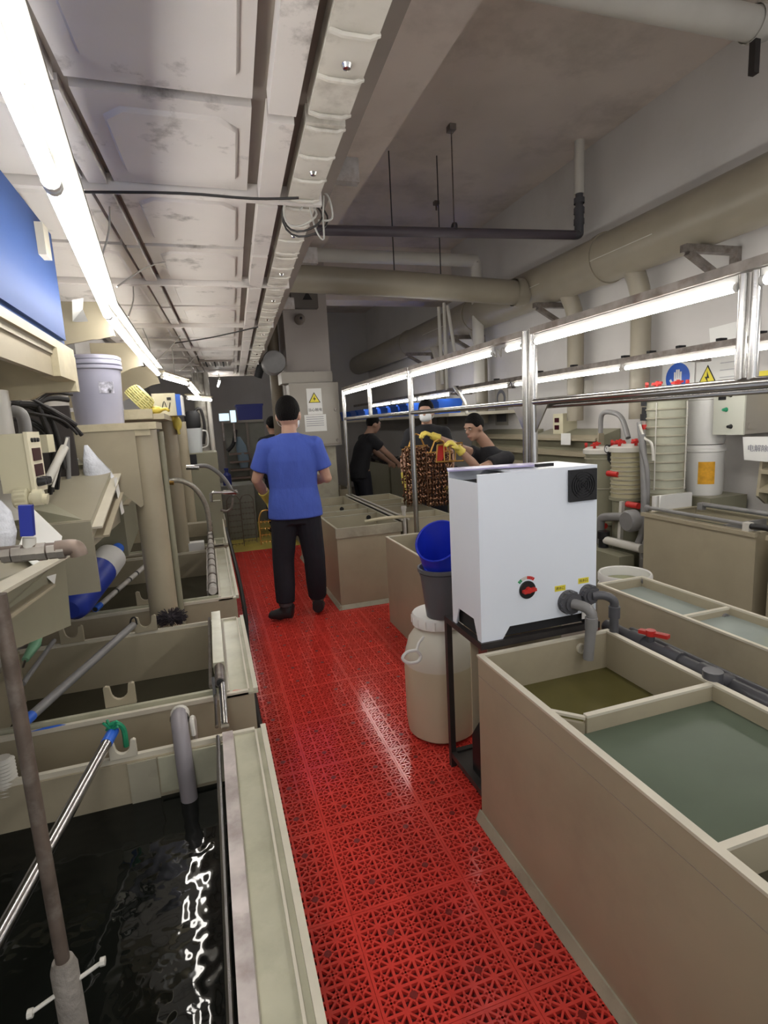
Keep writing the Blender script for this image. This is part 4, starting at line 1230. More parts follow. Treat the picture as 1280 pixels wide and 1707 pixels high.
MB().cyl((-.04, 1.982, LH+.036), (-.04, 1.990, LH+.036), .014, 12).build('pipe_bore', DARK, o)
MB().cyl((-.075, 2.0, LH+.02), (-.075, 2.78, LH+.02), .007, 8).build('side_rod', STEELD, o)
o = thing('electrode_bar', 'white taped pipe lying along the third and fourth left tanks', 'bar', (-.055, 4, LH))
MB().cyl((-.05, 3.20, LH+.04), (-.05, 4.6, LH+.04), .024, 12).cyl((-.05, 4.6, LH+.04), (-.05, 6.0, LH+.04), .020, 12).build('pipe', mat('taped_pipe', (.52, .49, .46), .5, var=.3, vscale=20), o)
for k in range(12):
    y = 3.3+k*.2+random.uniform(-.05, .05)
    MB().cyl((-.05, y, LH+.04), (-.05, y+.02, LH+.042), .0265, 12).build('tape_band', RUST if k % 2 else STEELD, o)
MB().box(-.085, -.075, 3.25, 4.5, LH+.0, LH+.03).build('side_strip', STEELD, o)


def saddle(label, x, y, z=LH, w=.10, h=.075, m=PP):
    mb = MB()
    pts = [(-.5*w, 0), (.5*w, 0), (.5*w, h), (.42*w, h+.004), (.30*w, h)]
    for k in range(9):
        a = math.pi*k/8
        pts.append((.27*w*math.cos(a), h*.72-.30*w*math.sin(a)))
    pts += [(-.30*w, h), (-.42*w, h+.004), (-.5*w, h)]
    mb.prism([(x+a, z+b) for a, b in pts], y-.007, y+.007)
    return solo('rod_saddle', label, 'saddle', mb, m, (x, y, z), 'rod saddles', bev=.001)


q = P(198, 1178, z=.63); saddle('empty u-notched saddle on the near rim of the second left tank', q.x, 2.005, LH+.012)
q = P(236, 1040, z=.64); saddle('saddle on the far rim of the second left tank holding the long grey rod', q.x+.02, 2.775, LH+.004)
q = P(118, 1062, z=.64); saddle('saddle on the far rim of the second left tank by the hood', q.x, 2.775, LH+.004)
q = P(246, 992, z=.64); saddle('saddle on the near rim of the third left tank by the round column', q.x, 3.215, LH+.012)

o = thing('cathode_rod', 'long dull grey rod lying diagonally across the second left tank', 'rod', (-.5, 2.4, .66))
a, b = P(47, 1198, z=.655), P(222, 1042, z=.675)
MB().cyl(a, b, .016, 12).build('rod', PVCM, o)
d = (a-b).normalized()
MB().cyl(a-d*.02, a+d*.025, .0175, 12).build('blue_tape', BLUEB, o)
MB().tube([b+Vector((-.012, 0, .01)), b+Vector((-.004, 0, .032)), b+Vector((.012, 0, .034)), b+Vector((.016, 0, .0))], .004, 6, smooth=4).build('end_hook', BLACK, o)
a, b = P(38, 1140, z=.66), P(90, 1068, z=.665)
o = solo('cathode_rod', 'thin grey rod near the hood over the second left tank', 'rod', MB().cyl(a, b, .010, 10), PVCM, (a+b)/2)
a, b = P(187, 1222, z=.668), P(-30, 1614, z=.645)
o = thing('steel_tube', 'shiny steel tube with blue taped end across the foreground tank', 'rod', (a+b)/2)
MB().cyl(a, b, .0155, 14).build('tube', STEEL, o)
d = (b-a).normalized()
MB().cyl(a-d*.012, a+d*.055, .0165, 14).build('blue_tape', BLUEB, o)
o = thing('frayed_rope', 'frayed green cord tied at the end of the steel tube', 'cord', a)
MB().tube([a+Vector((-.01, .01, .02)), a+Vector((.015, .0, .028)), a+Vector((.03, .01, .0)), a+Vector((.03, .015, -.06))], .008, 6, smooth=4).build('cord', GREEN, o)
for k in range(7):
    v = Vector((random.uniform(-.02, .025), random.uniform(-.02, .02), random.uniform(.0, .03)))
    MB().tube([a+Vector((.0, 0, .01)), a+v+Vector((0, 0, .012))], .004, 5).build('strand', GREEN, o)
saddle('pale saddle under the blue taped end of the steel tube', a.x+.03, 1.668, LH+.004, .075, .05, PPL)

# vertical rod with sleeve, over the foreground tank
rx, ry = -.312, .91
o = thing('support_rod', 'upright brown rod with a clamped sleeve at the left edge of the photo', 'rod', (rx, ry, .05))
MB().cyl((rx, ry, .66), (rx, ry, 1.33), .0108, 14).build('rod', RUST, o)
MB().tube([(rx, ry, .05), (rx, ry, .685), (rx, ry, .70)], [.0205, .0205, .016], 16).build('sleeve', mat('stone_sleeve', (.26, .235, .21), .7, var=.2, vscale=20, bump=.3, bscale=80), o)
b_ = MB().cyl((rx-.050, ry-.02, .640), (rx+.054, ry+.01, .664), .0035, 8).build('clamp_bolt', PVCW, o)
for u, sgn in ((-.050, -1), (.054, 1)):
    p = Vector((rx+u, ry-.02 if u < 0 else ry+.01, .640 if u < 0 else .664))
    MB().lathe([(0, -.004), (.007, -.004), (.007, .004), (0, .004)], p, 8, 'x').build('bolt_head', PVCW, b_)

# grey elbow pipe dipping into the foreground tank
o = thing('dip_pipe', 'grey plastic pipe bending down into the black bath', 'pipe', P(300, 1210, z=.6))
q = P(296, 1200, z=.69)
MB().tube([(q.x-.005, 1.79, .30), (q.x-.005, 1.78, .58), (q.x, 1.755, .655), (q.x, 1.71, .668), (q.x+.004, 1.665, .64), (q.x+.008, 1.63, .55), (q.x+.012, 1.61, .40)], .025, 16, smooth=5).build('pipe', mat('grey_dip_pipe', (.27, .25, .27), .35, var=.1), o)
MB().lathe([(.029, -.018), (.029, .018)], (q.x, 1.74, .662), 16, 'y').build('collar', PVCW, o)
MB().tube([(q.x+.034, 1.79, .53), (q.x+.038, 1.76, .63), (q.x+.036, 1.71, .655), (q.x+.038, 1.70, .61)], .008, 8, smooth=4).build('strap', PVCW, o)
o = thing('corrugated_hose', 'white corrugated hose at the left edge by the foreground tank', 'hose', P(8, 1270, z=.6))
q = P(8, 1290, z=.62)
for k in range(10):
    MB().lathe([(.022, 0), (.030, .005), (.022, .010)], (q.x, q.y, .56+k*.0105), 16).build('ring', PVCW, o)
MB().cyl((q.x, q.y, .45), (q.x, q.y, .67), .021, 12).build('core', PVCW, o)

# ---------------------------------------------------------------- slotted hoods along the left wall
FX = -.45
H = thing('slot_hood', 'nearest tapered beige exhaust hood on the left, paper label on its slope', 'hood', (-.7, 1.3, 1.0), 'left wall hoods')
MB().prism([(.45, 1.235), (1.36, 1.093), (1.82, .985), (1.87, 1.195), (.45, 1.31)], XL+.02, FX, 'x').build('plenum', PPG, H, bev=.002)
MB().prism([(FX+.004, 1.198), (FX-.02, 1.205), (-1.0, 1.50), (-1.0, 1.20)], .45, 1.865).build('slope', PPH, H)
MB().bar((FX+.012, .45, 1.315), (FX+.012, 1.86, 1.205), .05, .008).build('lip', PPL, H)
MB().bar((FX+.012, .5, 1.245), (FX+.012, 1.62, 1.165), .03, .007).build('lower_lip', PP, H)
q = P(68, 912, x=-.52)
MB().bar(P(60, 946, x=-.47), P(80, 872, x=-.56), .13, .002, (0, 1, .2)).build('label_sheet', PAPER, H)
H = thing('slot_hood', 'second tapered beige exhaust hood on the left, behind the first', 'hood', (-.7, 2.8, .9), 'left wall hoods')
MB().prism([(2.316, 1.135), (3.0, 1.12), (3.0, 1.405), (2.316, 1.236)], XL+.02, FX-.002, 'x').build('plenum', PPH, H)
MB().box(XL+.02, FX, 2.300, 2.315, .955, 1.234).build('end_plate', PPH, H)
MB().bar((FX+.01, 2.315, 1.205), (FX+.01, 3.0, 1.375), .05, .008).build('lip', PPL, H)
MB().bar((FX+.02, 2.34, 1.165), (FX+.02, 2.85, 1.28), .06, .008).build('lower_lip', PP, H)
MB().prism([(FX-.02, 1.235), (-1.0, 1.235), (-1.0, 1.42)], 2.33, 2.98).build('slope', PPG, H)
q = P(196, 825, x=FX+.03)
MB().bar(q+Vector((.012, 0, -.09)), q+Vector((.0, 0, .08)), .085, .002, (1, 0, 0)).build('label_sheet', PAPER, H)
H = thing('slot_hood', 'third olive exhaust hood on the left, behind the round column', 'hood', (-.7, 3.8, .9), 'left wall hoods')
MB().prism([(3.45, .85), (4.4, .95), (4.4, 1.40), (3.45, 1.40)], XL+.02, FX-.05, 'x').build('plenum', PPG, H)
MB().bar((FX-.04, 3.45, 1.15), (FX-.04, 4.4, 1.2), .05, .008).build('lip', PP, H)

# ---------------------------------------------------------------- round columns and shelves
c2 = thing('duct_column', 'thick round beige column standing in front of the third left tank', 'column', (-.31, 3.0, 0), 'left columns')
MB().cyl((-.305, 3.04, Z0), (-.305, 3.04, 1.572), .071, 28).build('column', PP, c2)
MB().cyl((-.222, 3.075, Z0), (-.222, 3.075, 1.56), .016, 12).build('side_pipe', PPG, c2)
MB().prism([(-.66, 1.572), (-.33, 1.572), (-.33, 1.20), (-.345, 1.19), (-.60, 1.46), (-.66, 1.50)], 2.955, 2.967).build('gusset', PP, c2)
MB().box(-.70, -.69, 2.955, 3.3, 1.10, 1.572).build('hanging_panel', PP, c2)
c3 = thing('duct_column', 'round beige column behind the thick one, foot on the third left tank', 'column', (-.24, 4.3, 0), 'left columns')
q = P(307, 905, z=.60)
MB().cyl((q.x-.005, 4.635, Z0), (q.x-.005, 4.635, 1.64), .066, 24).build('column', PP, c3)
c4 = thing('duct_column', 'slim round beige column, farthest of the left columns', 'column', (-.2, 5.5, 0), 'left columns')
MB().cyl((-.235, 6.12, Z0), (-.235, 6.12, 1.66), .055, 20).build('column', PP, c4)
cA = thing('duct_column', 'white round column cut off by the left edge of the photo', 'column', (-.9, 2.05, 0), 'left columns')
q = P(26, 780, y=2.02)
MB().cyl((q.x-.085, 2.06, 1.30), (q.x-.085, 2.06, 1.712), .085, 28).build('column', PVCW, cA)
MB().lathe([(.0855, -.006), (.089, -.004), (.089, .004), (.0855, .006)], (q.x-.085, 2.06, P(10, 797, y=2.06).z), 28).build('band', PVCW, cA)

sh2 = thing('wall_shelf', 'worn cream shelf board on the thick round column', 'shelf', (-.6, 3.1, 1.58), 'left shelves')
MB().box(XL, -.228, 2.95, 3.34, 1.575, 1.610).build('board', BUCK, sh2, bev=.003)
MB().box(XL, -.26, 2.96, 2.975, 1.545, 1.575).build('edge_strip', BUCK, sh2)
sh3 = thing('wall_shelf', 'cream shelf behind the bucket carrying the yellow colander', 'shelf', (-.5, 4.1, 1.6), 'left shelves')
MB().box(XL, -.235, 3.75, 4.75, 1.640, 1.675).build('board', BUCK, sh3, bev=.003)
MB().box(XL, -.30, 3.72, 3.75, 1.645, 1.705).build('front_board', BUCK, sh3)
sh1 = thing('wall_shelf', 'near beige shelf box carrying the blue cabinet', 'shelf', (-.7, 1.4, 1.7), 'left shelves')
MB().box(XL, -.415, .3, 2.24, 1.832, 1.858).build('board', BUCK, sh1, bev=.002)
MB().box(XL, -.425, .3, 1.98, 1.812, 1.832).build('upper_strip', PPD, sh1)
MB().box(-.450, -.432, .3, 1.98, 1.745, 1.812).build('front_skirt', PP, sh1)
MB().box(XL, -.412, 2.19, 2.235, 1.712, 1.832).build('end_plate', BUCK, sh1)
MB().box(-.47, -.412, 1.98, 2.19, 1.745, 1.832).build('end_block', BUCK, sh1)
MB().prism([(XL, 1.69), (-.56, 1.69), (-.52, 1.712), (XL, 1.712)], 2.19, 2.235).build('end_flange', BUCK, sh1)

o = thing('blue_cabinet', 'blue metal cabinet on the near left shelf', 'cabinet', (-.7, 1.4, 1.858))
MB().box(XL+.006, -.43, .3, 2.19, 1.859, 2.235).build('cabinet_body', BLUEC, o, bev=.008)
MB().box(-.43, -.420, .35, 2.17, 1.88, 2.22).build('door', BLUEC, o, bev=.004)
ha, hb_ = P(84, 432, x=-.40), P(72, 322, x=-.40)
MB().box(-.420, -.398, ha.y-.05, ha.y+.015, max(ha.z, 1.9), 2.19).build('handle', PPL, o, bev=.006)

bk = Vector((-.50, 3.12, 1.610))
o = thing('lidded_bucket', 'violet-grey bucket with lid on the left shelf', 'bucket', bk)
MB().lathe([(0, 0), (.110, 0), (.122, .265), (.132, .27), (.132, .285), (.124, .287), (0, .287)], bk, 36).build('bucket_body', GREYB, o)
MB().lathe([(0, .335), (.120, .335), (.130, .328), (.131, .315), (.127, .312), (.131, .306), (.131, .292), (.124, .288)], bk, 36).build('lid', GREYB, o)
q = []
for t in range(6):
    a = R(285+t*7)
    q.append((bk.x+math.cos(a), bk.y+math.sin(a), math.cos(a), math.sin(a)))
vs = [(bk.x+c*.1195, bk.y+s*.1195, bk.z+.15) for _, _, c, s in q]+[(bk.x+c*.1215, bk.y+s*.1215, bk.z+.205) for _, _, c, s in q]
MB().faces(vs, [(i, i+1, i+7, i+6) for i in range(5)]).build('worn_label', mat('torn_label', (.45, .45, .53), .6, var=.9, vscale=45), o)

# yellow colander, boxes and gloves on the far shelf
q = P(232, 690, y=3.9)
bq = Vector((q.x, 3.92, 1.675))
o = thing('yellow_colander', 'yellow ribbed colander tilted on the shelf behind the bucket', 'colander', bq)
rot = Matrix.Rotation(R(50), 3, 'Y')
cc = bq+Vector((0, 0, .095))
for k in range(7):
    z = -.02+k*.014
    r_ = math.sqrt(max(.001, .088**2-(z-.005)**2*.75))
    pts = [cc+rot @ Vector((r_*math.cos(a), r_*math.sin(a), z)) for a in [i*2*math.pi/24 for i in range(25)]]
    MB().tube(pts, .0045, 6).build('ring', YELB, o)
for i in range(14):
    a = i*2*math.pi/14
    pts = []
    for k in range(7):
        z = -.02+k*.014
        r_ = math.sqrt(max(.001, .088**2-(z-.005)**2*.75))
        pts.append(cc+rot @ Vector((r_*math.cos(a), r_*math.sin(a), z)))
    MB().tube(pts, .004, 5).build('rib', YELB, o)
mb = MB().lathe([(0, .066), (.066, .066), (.06, .074), (0, .074)], (0, 0, 0), 20)
bmesh.ops.transform(mb.bm, matrix=Matrix.Translation(cc) @ rot.to_4x4(), verts=mb.bm.verts)
mb.build('base_disc', YELB, o)
a, b = P(256, 688, y=4.35), P(291, 655, y=4.35)
o = thing('carton', 'cream carton with a hand slot on the far left shelf', 'box', ((a.x+b.x)/2, 4.45, 1.675))
MB().box(a.x, b.x, 4.35, 4.6, 1.675, b.z).build('carton_body', CTRL, o, bev=.003)
MB().box(a.x+.10, b.x-.03, 4.346, 4.35, b.z-.05, b.z-.03).build('hand_slot', DARK, o)
MB().tube([(a.x+.06, 4.345, 1.72), (a.x+.08, 4.344, 1.78), (a.x+.10, 4.345, 1.71), (a.x+.12, 4.344, 1.77)], .003, 5, smooth=4).build('scribble', INK, o)
solo('blue_carton', 'blue and white box beside the cream carton', 'box', MB().use(BLUEB).box(b.x+.002, b.x+.035, 4.33, 4.58, 1.675, b.z-.01).use(PAPER).box(b.x+.0352, b.x+.05, 4.33, 4.58, 1.675, b.z-.02), BLUEB, (b.x+.025, 4.45, 1.675))
q = P(298, 695, y=4.1)
for k, lb in enumerate(('yellow rubber glove lying on the edge of the far left shelf', 'yellow rubber glove hanging below the far left shelf')):
    o = thing('rubber_glove', lb, 'glove', Vector((q.x, 4.1+.1*k, 1.675)))
    mb = MB()
    if k == 0:
        base = Vector((-.30, 3.95, 1.705))
        mb.ell(base, .05, .06, .028)
        for i in range(4):
            mb.tube([base+Vector((.03, -.03+.02*i, 0)), base+Vector((.075, -.04+.025*i, .005)), base+Vector((.085, -.045+.03*i, -.012))], .011, 7)
        mb.tube([base+Vector((-.02, .03, 0)), base+Vector((.01, .08, .008))], .013, 7)
    else:
        base = Vector((-.20, 4.6, 1.62))
        mb.ell(base, .035, .05, .055)
        for i in range(4):
            mb.tube([base+Vector((0, -.03+.02*i, -.03)), base+Vector((.005, -.035+.024*i, -.085))], .011, 7)
        mb.tube([base+Vector((-.02, 0, .03)), base+Vector((-.05, 0, .085))], .028, 8)
    link('glove_body', remeshed(mb, .006, 3), YEL, o)
    ob = o.children[0]
    ob.data.transform(Matrix.Translation(-o.location))

# ---------------------------------------------------------------- lamps of the left side
lp = [(.02, -2.2), (-.045, -1.05), (-.13, .1), (-.215, 1.18), (-.305, 2.36), (-.31, 3.55), (-.297, 4.6)]
names = ('lamp tube on the left trunking behind the photographer, far one', 'lamp tube on the left trunking behind the photographer, near one', 'lamp tube on the left trunking entering the top left corner',
         'long bright lamp tube in front of the blue cabinet', 'lamp tube on the left above the violet bucket', 'lamp tube on the left above the yellow colander')
ZL = 2.0
for i in range(6):
    (xa, ya), (xb, yb) = lp[i], lp[i+1]
    d = (Vector((xb, yb, ZL))-Vector((xa, ya, ZL))).normalized()
    lamp(names[i], Vector((xa, ya, ZL))+d*.004, Vector((xb, yb, ZL))-d*.004, 'left side lamps', .0145)
TRK = thing('lamp_trunking', 'short beige trunking pieces above the kinked far left lamps', 'trunking', (-.2, 6, ZL+.03))
for i, (a, b) in enumerate((((270, 628), (312, 640)), ((314, 643), (331, 662)), ((312, 664), (352, 667)))):
    yy = ((4.65, 5.3), (5.35, 6.1), (6.3, 7.2))[i]
    pa, pb = P(*a, y=yy[0]), P(*b, y=yy[1])
    MB().bar(pa+Vector((0, 0, .04)), pb+Vector((0, 0, .04)), .05, .014).build('trunking_board', PP, TRK)
    MB().cyl((pa+pb)/2+Vector((0, 0, .04)), Vector(((pa+pb)/2).xy.to_tuple()+(ZD-.03,)), .004, 6).build('drop_wire', CABLEW, TRK)
    lamp(('lamp tube on the left with a slight kink', 'lamp tube on the left dipping down', 'last lamp tube on the left, set level')[i], pa, pb, 'left side lamps')
TRM = mat('grey_trunking', (.22, .205, .18), .5, var=.08)
o = thing('lamp_trunking', 'long grey trunking board above the left lamps', 'trunking', (-.25, 2, ZL+.03))
for i in range(6):
    (xa, ya), (xb, yb) = lp[i], lp[i+1]
    for t in (.2, .8):
        xm, ym = xa+(xb-xa)*t, ya+(yb-ya)*t
        MB().bar((xm, ym, ZL+.034), (xm+.010, ym, ZL+.042), .02, .004).build('lamp_clip', LAMPB, o)
    MB().bar((xa+.020, ya, ZL+.046), (xb+.020, yb, ZL+.046), .040, .012).build('trunking_board', TRM, o)
for i, (a, b) in enumerate((((183, 345), (166, 438)), ((275, 437), (195, 478)), ((222, 478), (214, 528)), ((300, 560), (262, 600)), ((238, 548), (252, 595)), ((330, 590), (300, 618)))):
    yy = (2.0, 2.3, 2.6, 4.0, 3.6, 4.8)[i]
    pa = P(*a, z=ZD-.005)
    pb = P(*b, z=ZL+.04)
    o = solo('hanger_wire', ('thin wire holding the left trunking, nearest', 'curved wire from the ceiling duct to the left trunking', 'second thin wire holding the left trunking', 'slanting wire over the far left trunking',
             'thin wire over the yellow colander', 'far slanting wire at the left trunking')[i], 'wire', MB().tube([pa, (pa+pb)/2+Vector((.01, 0, .02 if i == 1 else 0)), pb], .003, 6, smooth=3), CABLEW, pb, 'trunking wires')
# arched bracket plates beside the trunking
for k, (y, lb) in enumerate(((2.70, 'arched beige bracket plate behind the violet bucket'), (3.85, 'arched beige bracket plate over the yellow colander'), (5.2, 'arched beige bracket plate, farthest on the left'))):
    pts = [(XL, 2.12), (-.36, 2.12), (-.33, 1.98), (-.40, 1.965)]
    for t in range(8):
        u = t/7
        pts.append((-.42-u*.30, 1.955-.13*math.sin(u*math.pi/2)**1.3 if k else 1.965-.06*u))
    pts += [(XL, 1.80 if k else 1.90)]
    solo('arch_bracket', lb, 'bracket', MB().prism(pts, y, y+.012), PP, (-.7, y, 1.9), 'arched brackets')
solo('wall_paper_sheet', 'crumpled paper sheet hanging behind the left lamp', 'paper', MB().faces([P(120, 500, y=2.62), P(139, 497, y=2.60), P(138, 515, y=2.66), P(147, 536, y=2.61), P(128, 537, y=2.63), P(121, 536, y=2.66)], [(0, 1, 2, 5), (5, 2, 3, 4)]).faces([P(120, 500, y=2.625), P(139, 497, y=2.605), P(138, 515, y=2.665), P(147, 536, y=2.615), P(128, 537, y=2.635), P(121, 536, y=2.665)], [(5, 2, 1, 0), (4, 3, 2, 5)]), PAPER, P(128, 537, y=2.63))
solo('back_duct', 'dark grey duct box behind the bucket on the left', 'duct', MB().box(XL, -.62, 3.4, 4.6, 1.86, 2.22), PVCM, (-.8, 4, 1.86))

# ---------------------------------------------------------------- instruments, valves and pipes on the left
ya, yb = 1.86, 1.98
xa = P(46, 770, y=ya).x
zt, zb = P(46, 722, y=ya).z, P(50, 820, y=ya).z
o = thing('dosing_controller', 'cream controller with two dark displays by the white column', 'controller', (xa-.05, (ya+yb)/2, zb))
x1_ = P(72, 770, y=yb).x
MB().box(xa-.075, xa, ya, yb, zb, zt).build('case', CTRL, o, bev=.004)
fp = MB().box(xa, xa+.010, ya-.004, yb+.004, zb-.004, zt+.004).build('front_plate', mat('cream_plate', (.72, .67, .50), .4), o, bev=.002)
hh = zt-zb
for v0, v1 in ((.26, .48), (.54, .75)):
    MB().box(xa+.010, xa+.013, ya+.02, yb-.02, zt-hh*v1, zt-hh*v0).build('display', SCREEN, fp)
for k in range(3):
    y = ya+.03+k*.03
    MB().lathe([(0, .006), (.006, .006), (.007, 0)], (xa+.010, y, zt-hh*.12), 8, 'x').build('button', BLACK, fp)
    MB().lathe([(0, .022), (.011, .022), (.014, .006), (.014, 0)], (xa+.010, y, zt-hh*.85), 10, 'x').build('connector', BLACK, fp)
o = thing('cream_valve', 'cream plastic valve with ribbed knob under the controller', 'valve', P(50, 835, y=1.85))
a, b = P(24, 832, y=1.85), P(80, 832, y=1.85)
MB().lathe([(0, 0), (.026, 0), (.028, .006), (.028, .036), (0, .040)], a, 14, 'x').build('ribbed_knob', CTRL, o)
for k in range(14):
    t = k*2*math.pi/14
    MB().bar(a+Vector((.006, math.cos(t)*.028, math.sin(t)*.028)), a+Vector((.034, math.cos(t)*.028, math.sin(t)*.028)), .005, .005).build('knob_rib', CTRL, o)
MB().cyl(a+Vector((.04, 0, 0)), b, .016, 12).lathe([(0, .05), (.024, .05), (.024, .075), (0, .075)], a, 12, 'x').build('valve_body', CTRL, o)
o = thing('galvanised_pipe', 'worn galvanised pipe with elbow and blue lever at the left edge', 'pipe', P(60, 920, y=.93))
a, b = P(-40, 926, y=.93), P(112, 913, y=.93)
MB().cyl(a, b, .010, 14).build('pipe', RUST, o)
MB().tube([b+Vector((-.015, 0, 0)), b+Vector((.006, 0, .0)), b+Vector((.013, .0, -.004)), b+Vector((.015, -.0, -.014))], .0125, 14, smooth=4).build('elbow', mat('rusty_elbow', (.21, .16, .13), .5, .4, var=.35, vscale=25), o)
for px, rr, w in ((12, .0125, .006), (30, .0135, .006), (50, .0125, .010), (70, .0138, .006), (88, .0128, .006), (102, .0138, .005)):
    c = P(px, 926-px*.09, y=.93)
    MB().lathe([(.0, -w), (rr, -w), (rr, w), (0, w)], c, 8, 'x').build('coupling', mat('galv', (.42, .39, .35), .4, .6, var=.3, vscale=25), o)
c0, c1 = P(49, 906, y=.925), P(43, 842, y=.925)
lv = MB().cyl(P(49, 918, y=.93), P(49, 896, y=.93), .009, 10).build('valve_stem', PVCW, o)
MB().bar(c0+Vector((0, 0, .012)), c1, .017, .012, (0, 1, 0)).build('blue_lever', mat('lever_blue', (.015, .03, .30), .35), lv, bev=.003)
o = thing('plastic_bag', 'bunched clear plastic bag hanging under the gusset on the left', 'bag', P(150, 810, y=2.9))
mb = MB()
a = P(143, 742, y=2.90)
for dz, rx_, off in ((0, .006, 0), (.05, .025, .008), (.10, .043, .018), (.15, .05, .022), (.19, .045, .02), (.205, .012, .015)):
    pass
mb.loft([((a.x+o_, 2.90, a.z-dz), (rx_, .01, 0), (0, rx_*.6, 0)) for dz, rx_, o_ in ((0, .006, 0), (.06, .03, .012), (.12, .055, .03), (.18, .066, .045), (.225, .060, .05), (.245, .02, .045))], 14)
mb.build('bag', FOIL, o)
o = solo('white_sack', 'white sack cut off by the left edge above the galvanised pipe', 'sack', MB().loft([((P(-8, 890, y=1.5)+Vector((0, 0, z))), (w, 0, 0), (0, w, 0)) for z, w in ((-.06, .03), (0, .045), (.05, .04), (.09, .015))], 12), FOIL, P(-8, 900, y=1.5))
o = thing('cable_bundle', 'bundle of black cables and hoses behind the white column', 'cables', P(60, 690, y=2.6))
for a, b, c, d in (((22, 668), (60, 672), (95, 690), (118, 705)), ((22, 676), (55, 688), (90, 715), (110, 790)), ((25, 690), (60, 700), (85, 735), (92, 820)), ((60, 665), (75, 655), (95, 652), (118, 655)),
                   ((70, 680), (85, 720), (95, 760), (90, 830)), ((28, 680), (80, 690), (105, 700), (125, 720))):
    k = random.uniform(2.5, 2.75)
    for e in range(3):
        dd = Vector((random.uniform(-.03, .03), e*.03, random.uniform(-.03, .03)))
        MB().tube([P(*t, y=k+.03*i)+dd for i, t in enumerate((a, b, c, d))], random.choice((.006, .009, .012)), 8, smooth=5).build('cable', CABLE, o)
MB().tube([P(20, 685, y=2.4), P(35, 690, y=2.4), P(42, 712, y=2.4), P(43, 740, y=2.4)], .022, 10, smooth=5).build('grey_hose', PVCM, o)
MB().cyl(P(108, 745, y=2.5), P(78, 805, y=2.4), .016, 10).build('conduit', PVCW, o)
MB().cyl(P(112, 730, y=2.5), P(88, 812, y=2.42), .005, 8).build('thin_rod', PVCW, o)
solo('cable_recess_shade', 'added dark sheet standing in for the shaded recess behind the cable bundle', 'board', MB().box(XL+.005, P(118, 700, y=2.88).x, 2.88, 2.90, 1.30, 1.70), mat('recess_shade_dark', (.05, .042, .04), .7), (-.9, 2.89, 1.30))  # recess shade put in as an added dark sheet behind the cables
o = solo('green_gauge_box', 'small cream and green box behind the controller', 'box', MB().use(CTRL).box(-1.0, P(75, 710, y=2.45).x, 2.45, 2.55, 1.50, 1.57).use(DARK).box(P(47, 705, y=2.45).x, P(58, 705, y=2.45).x, 2.445, 2.45, 1.525, 1.56), CTRL, (-.85, 2.5, 1.5))
a, b = P(112, 728, y=2.85), P(116, 832, y=2.85)
solo('thin_post', 'thin grey post beside the hanging plastic bag', 'post', MB().cyl(a, b, .010, 10), PVCM, b)

# jug and pipes lying over the third tank
o = thing('plastic_jug', 'blue and white plastic jug lying over the corner of the third left tank', 'jug', (-.6, 3.2, .62))
a, b = P(140, 985, y=3.06), P(196, 915, y=3.45)
d = (b-a).normalized()
def ring(p, r): return (p, d.orthogonal().normalized()*r, d.cross(d.orthogonal().normalized())*r)
L_ = (b-a).length
MB().loft([ring(a-d*.16, .05), ring(a-d*.14, .075), ring(a-d*.10, .085), ring(a+d*L_*.45, .085)], 24).build('blue_half', mat('jug_blue', (.03, .06, .42), .4), o)
MB().loft([ring(a+d*L_*.451, .0852), ring(a+d*L_*.78, .083), ring(a+d*L_*.85, .06), ring(a+d*L_*.93, .03)], 24).build('white_half', WHITEP, o)
MB().loft([ring(a+d*L_*.931, .034), ring(a+d*L_*1.03, .034)], 16).build('blue_cap', BLUEB, o)
for (p1, p2, tipm, lb) in (((138, 1014), (196, 930), mat('brown_tip', (.28, .10, .08), .5), 'whitish pipe with brown tip beside the jug'), ((163, 1012), (248, 938), BLUEB, 'whitish pipe with blue tip beside the thick column')):
    a, b = P(*p1, z=.645), P(*p2, z=.70)
    o = thing('cathode_rod', lb, 'rod', (a+b)/2, 'taped rods over the third tank')
    MB().cyl(a, b, .0145, 12).build('pipe', mat('taped_pipe', (.52, .49, .46), .5, var=.3, vscale=20), o)
    d = (b-a).normalized()
    MB().cyl(a-d*.03, a+d*.03, .0165, 12).build('tip', tipm, o)
    MB().cyl(a-d*.032, a-d*.029, .012, 10).build('bore', DARK, o)
    for t in (.3, .55, .7):
        MB().cyl(a+(b-a)*t, a+(b-a)*(t+.02), .016, 10).build('band', BLACK, o)
o = thing('scrub_brush', 'dark bristly scrub brush at the foot of the thick column', 'brush', P(285, 1040, z=.6))
c = P(285, 1030, z=.63)
bm_ = MB()
for k in range(420):
    u = Vector((random.gauss(0, 1), random.gauss(0, 1), random.gauss(0, .7))).normalized()
    s_ = c+Vector((u.x*.03, u.y*.03, u.z*.02)); e_ = c+Vector((u.x*.075, u.y*.065, u.z*.045+.0))+Vector((random.uniform(-.01, .01), random.uniform(-.01, .01), random.uniform(-.008, .008)))
    if e_.z < LH+.003: e_.z = LH+.004
    bm_.bar(s_, e_, .0025, .0025)
tag(bm_.build('bristles', BRUSH, o), kind='stuff')
MB().ell(c, .045, .04, .025).build('core', BRUSH, o)
o = thing('green_tool', 'green plastic tool handle under the nearest hood', 'tool', P(55, 1080, z=.64))
a, b = P(66, 1062, z=.69), P(42, 1100, z=.64)
MB().tube([a, (a*2+b)/3, b], [.012, .024, .014], 12).build('handle', mat('pale_green', (.22, .45, .28), .4), o)
MB().cyl(b, P(38, 1112, z=.60), .005, 6).build('shaft', STEELD, o)
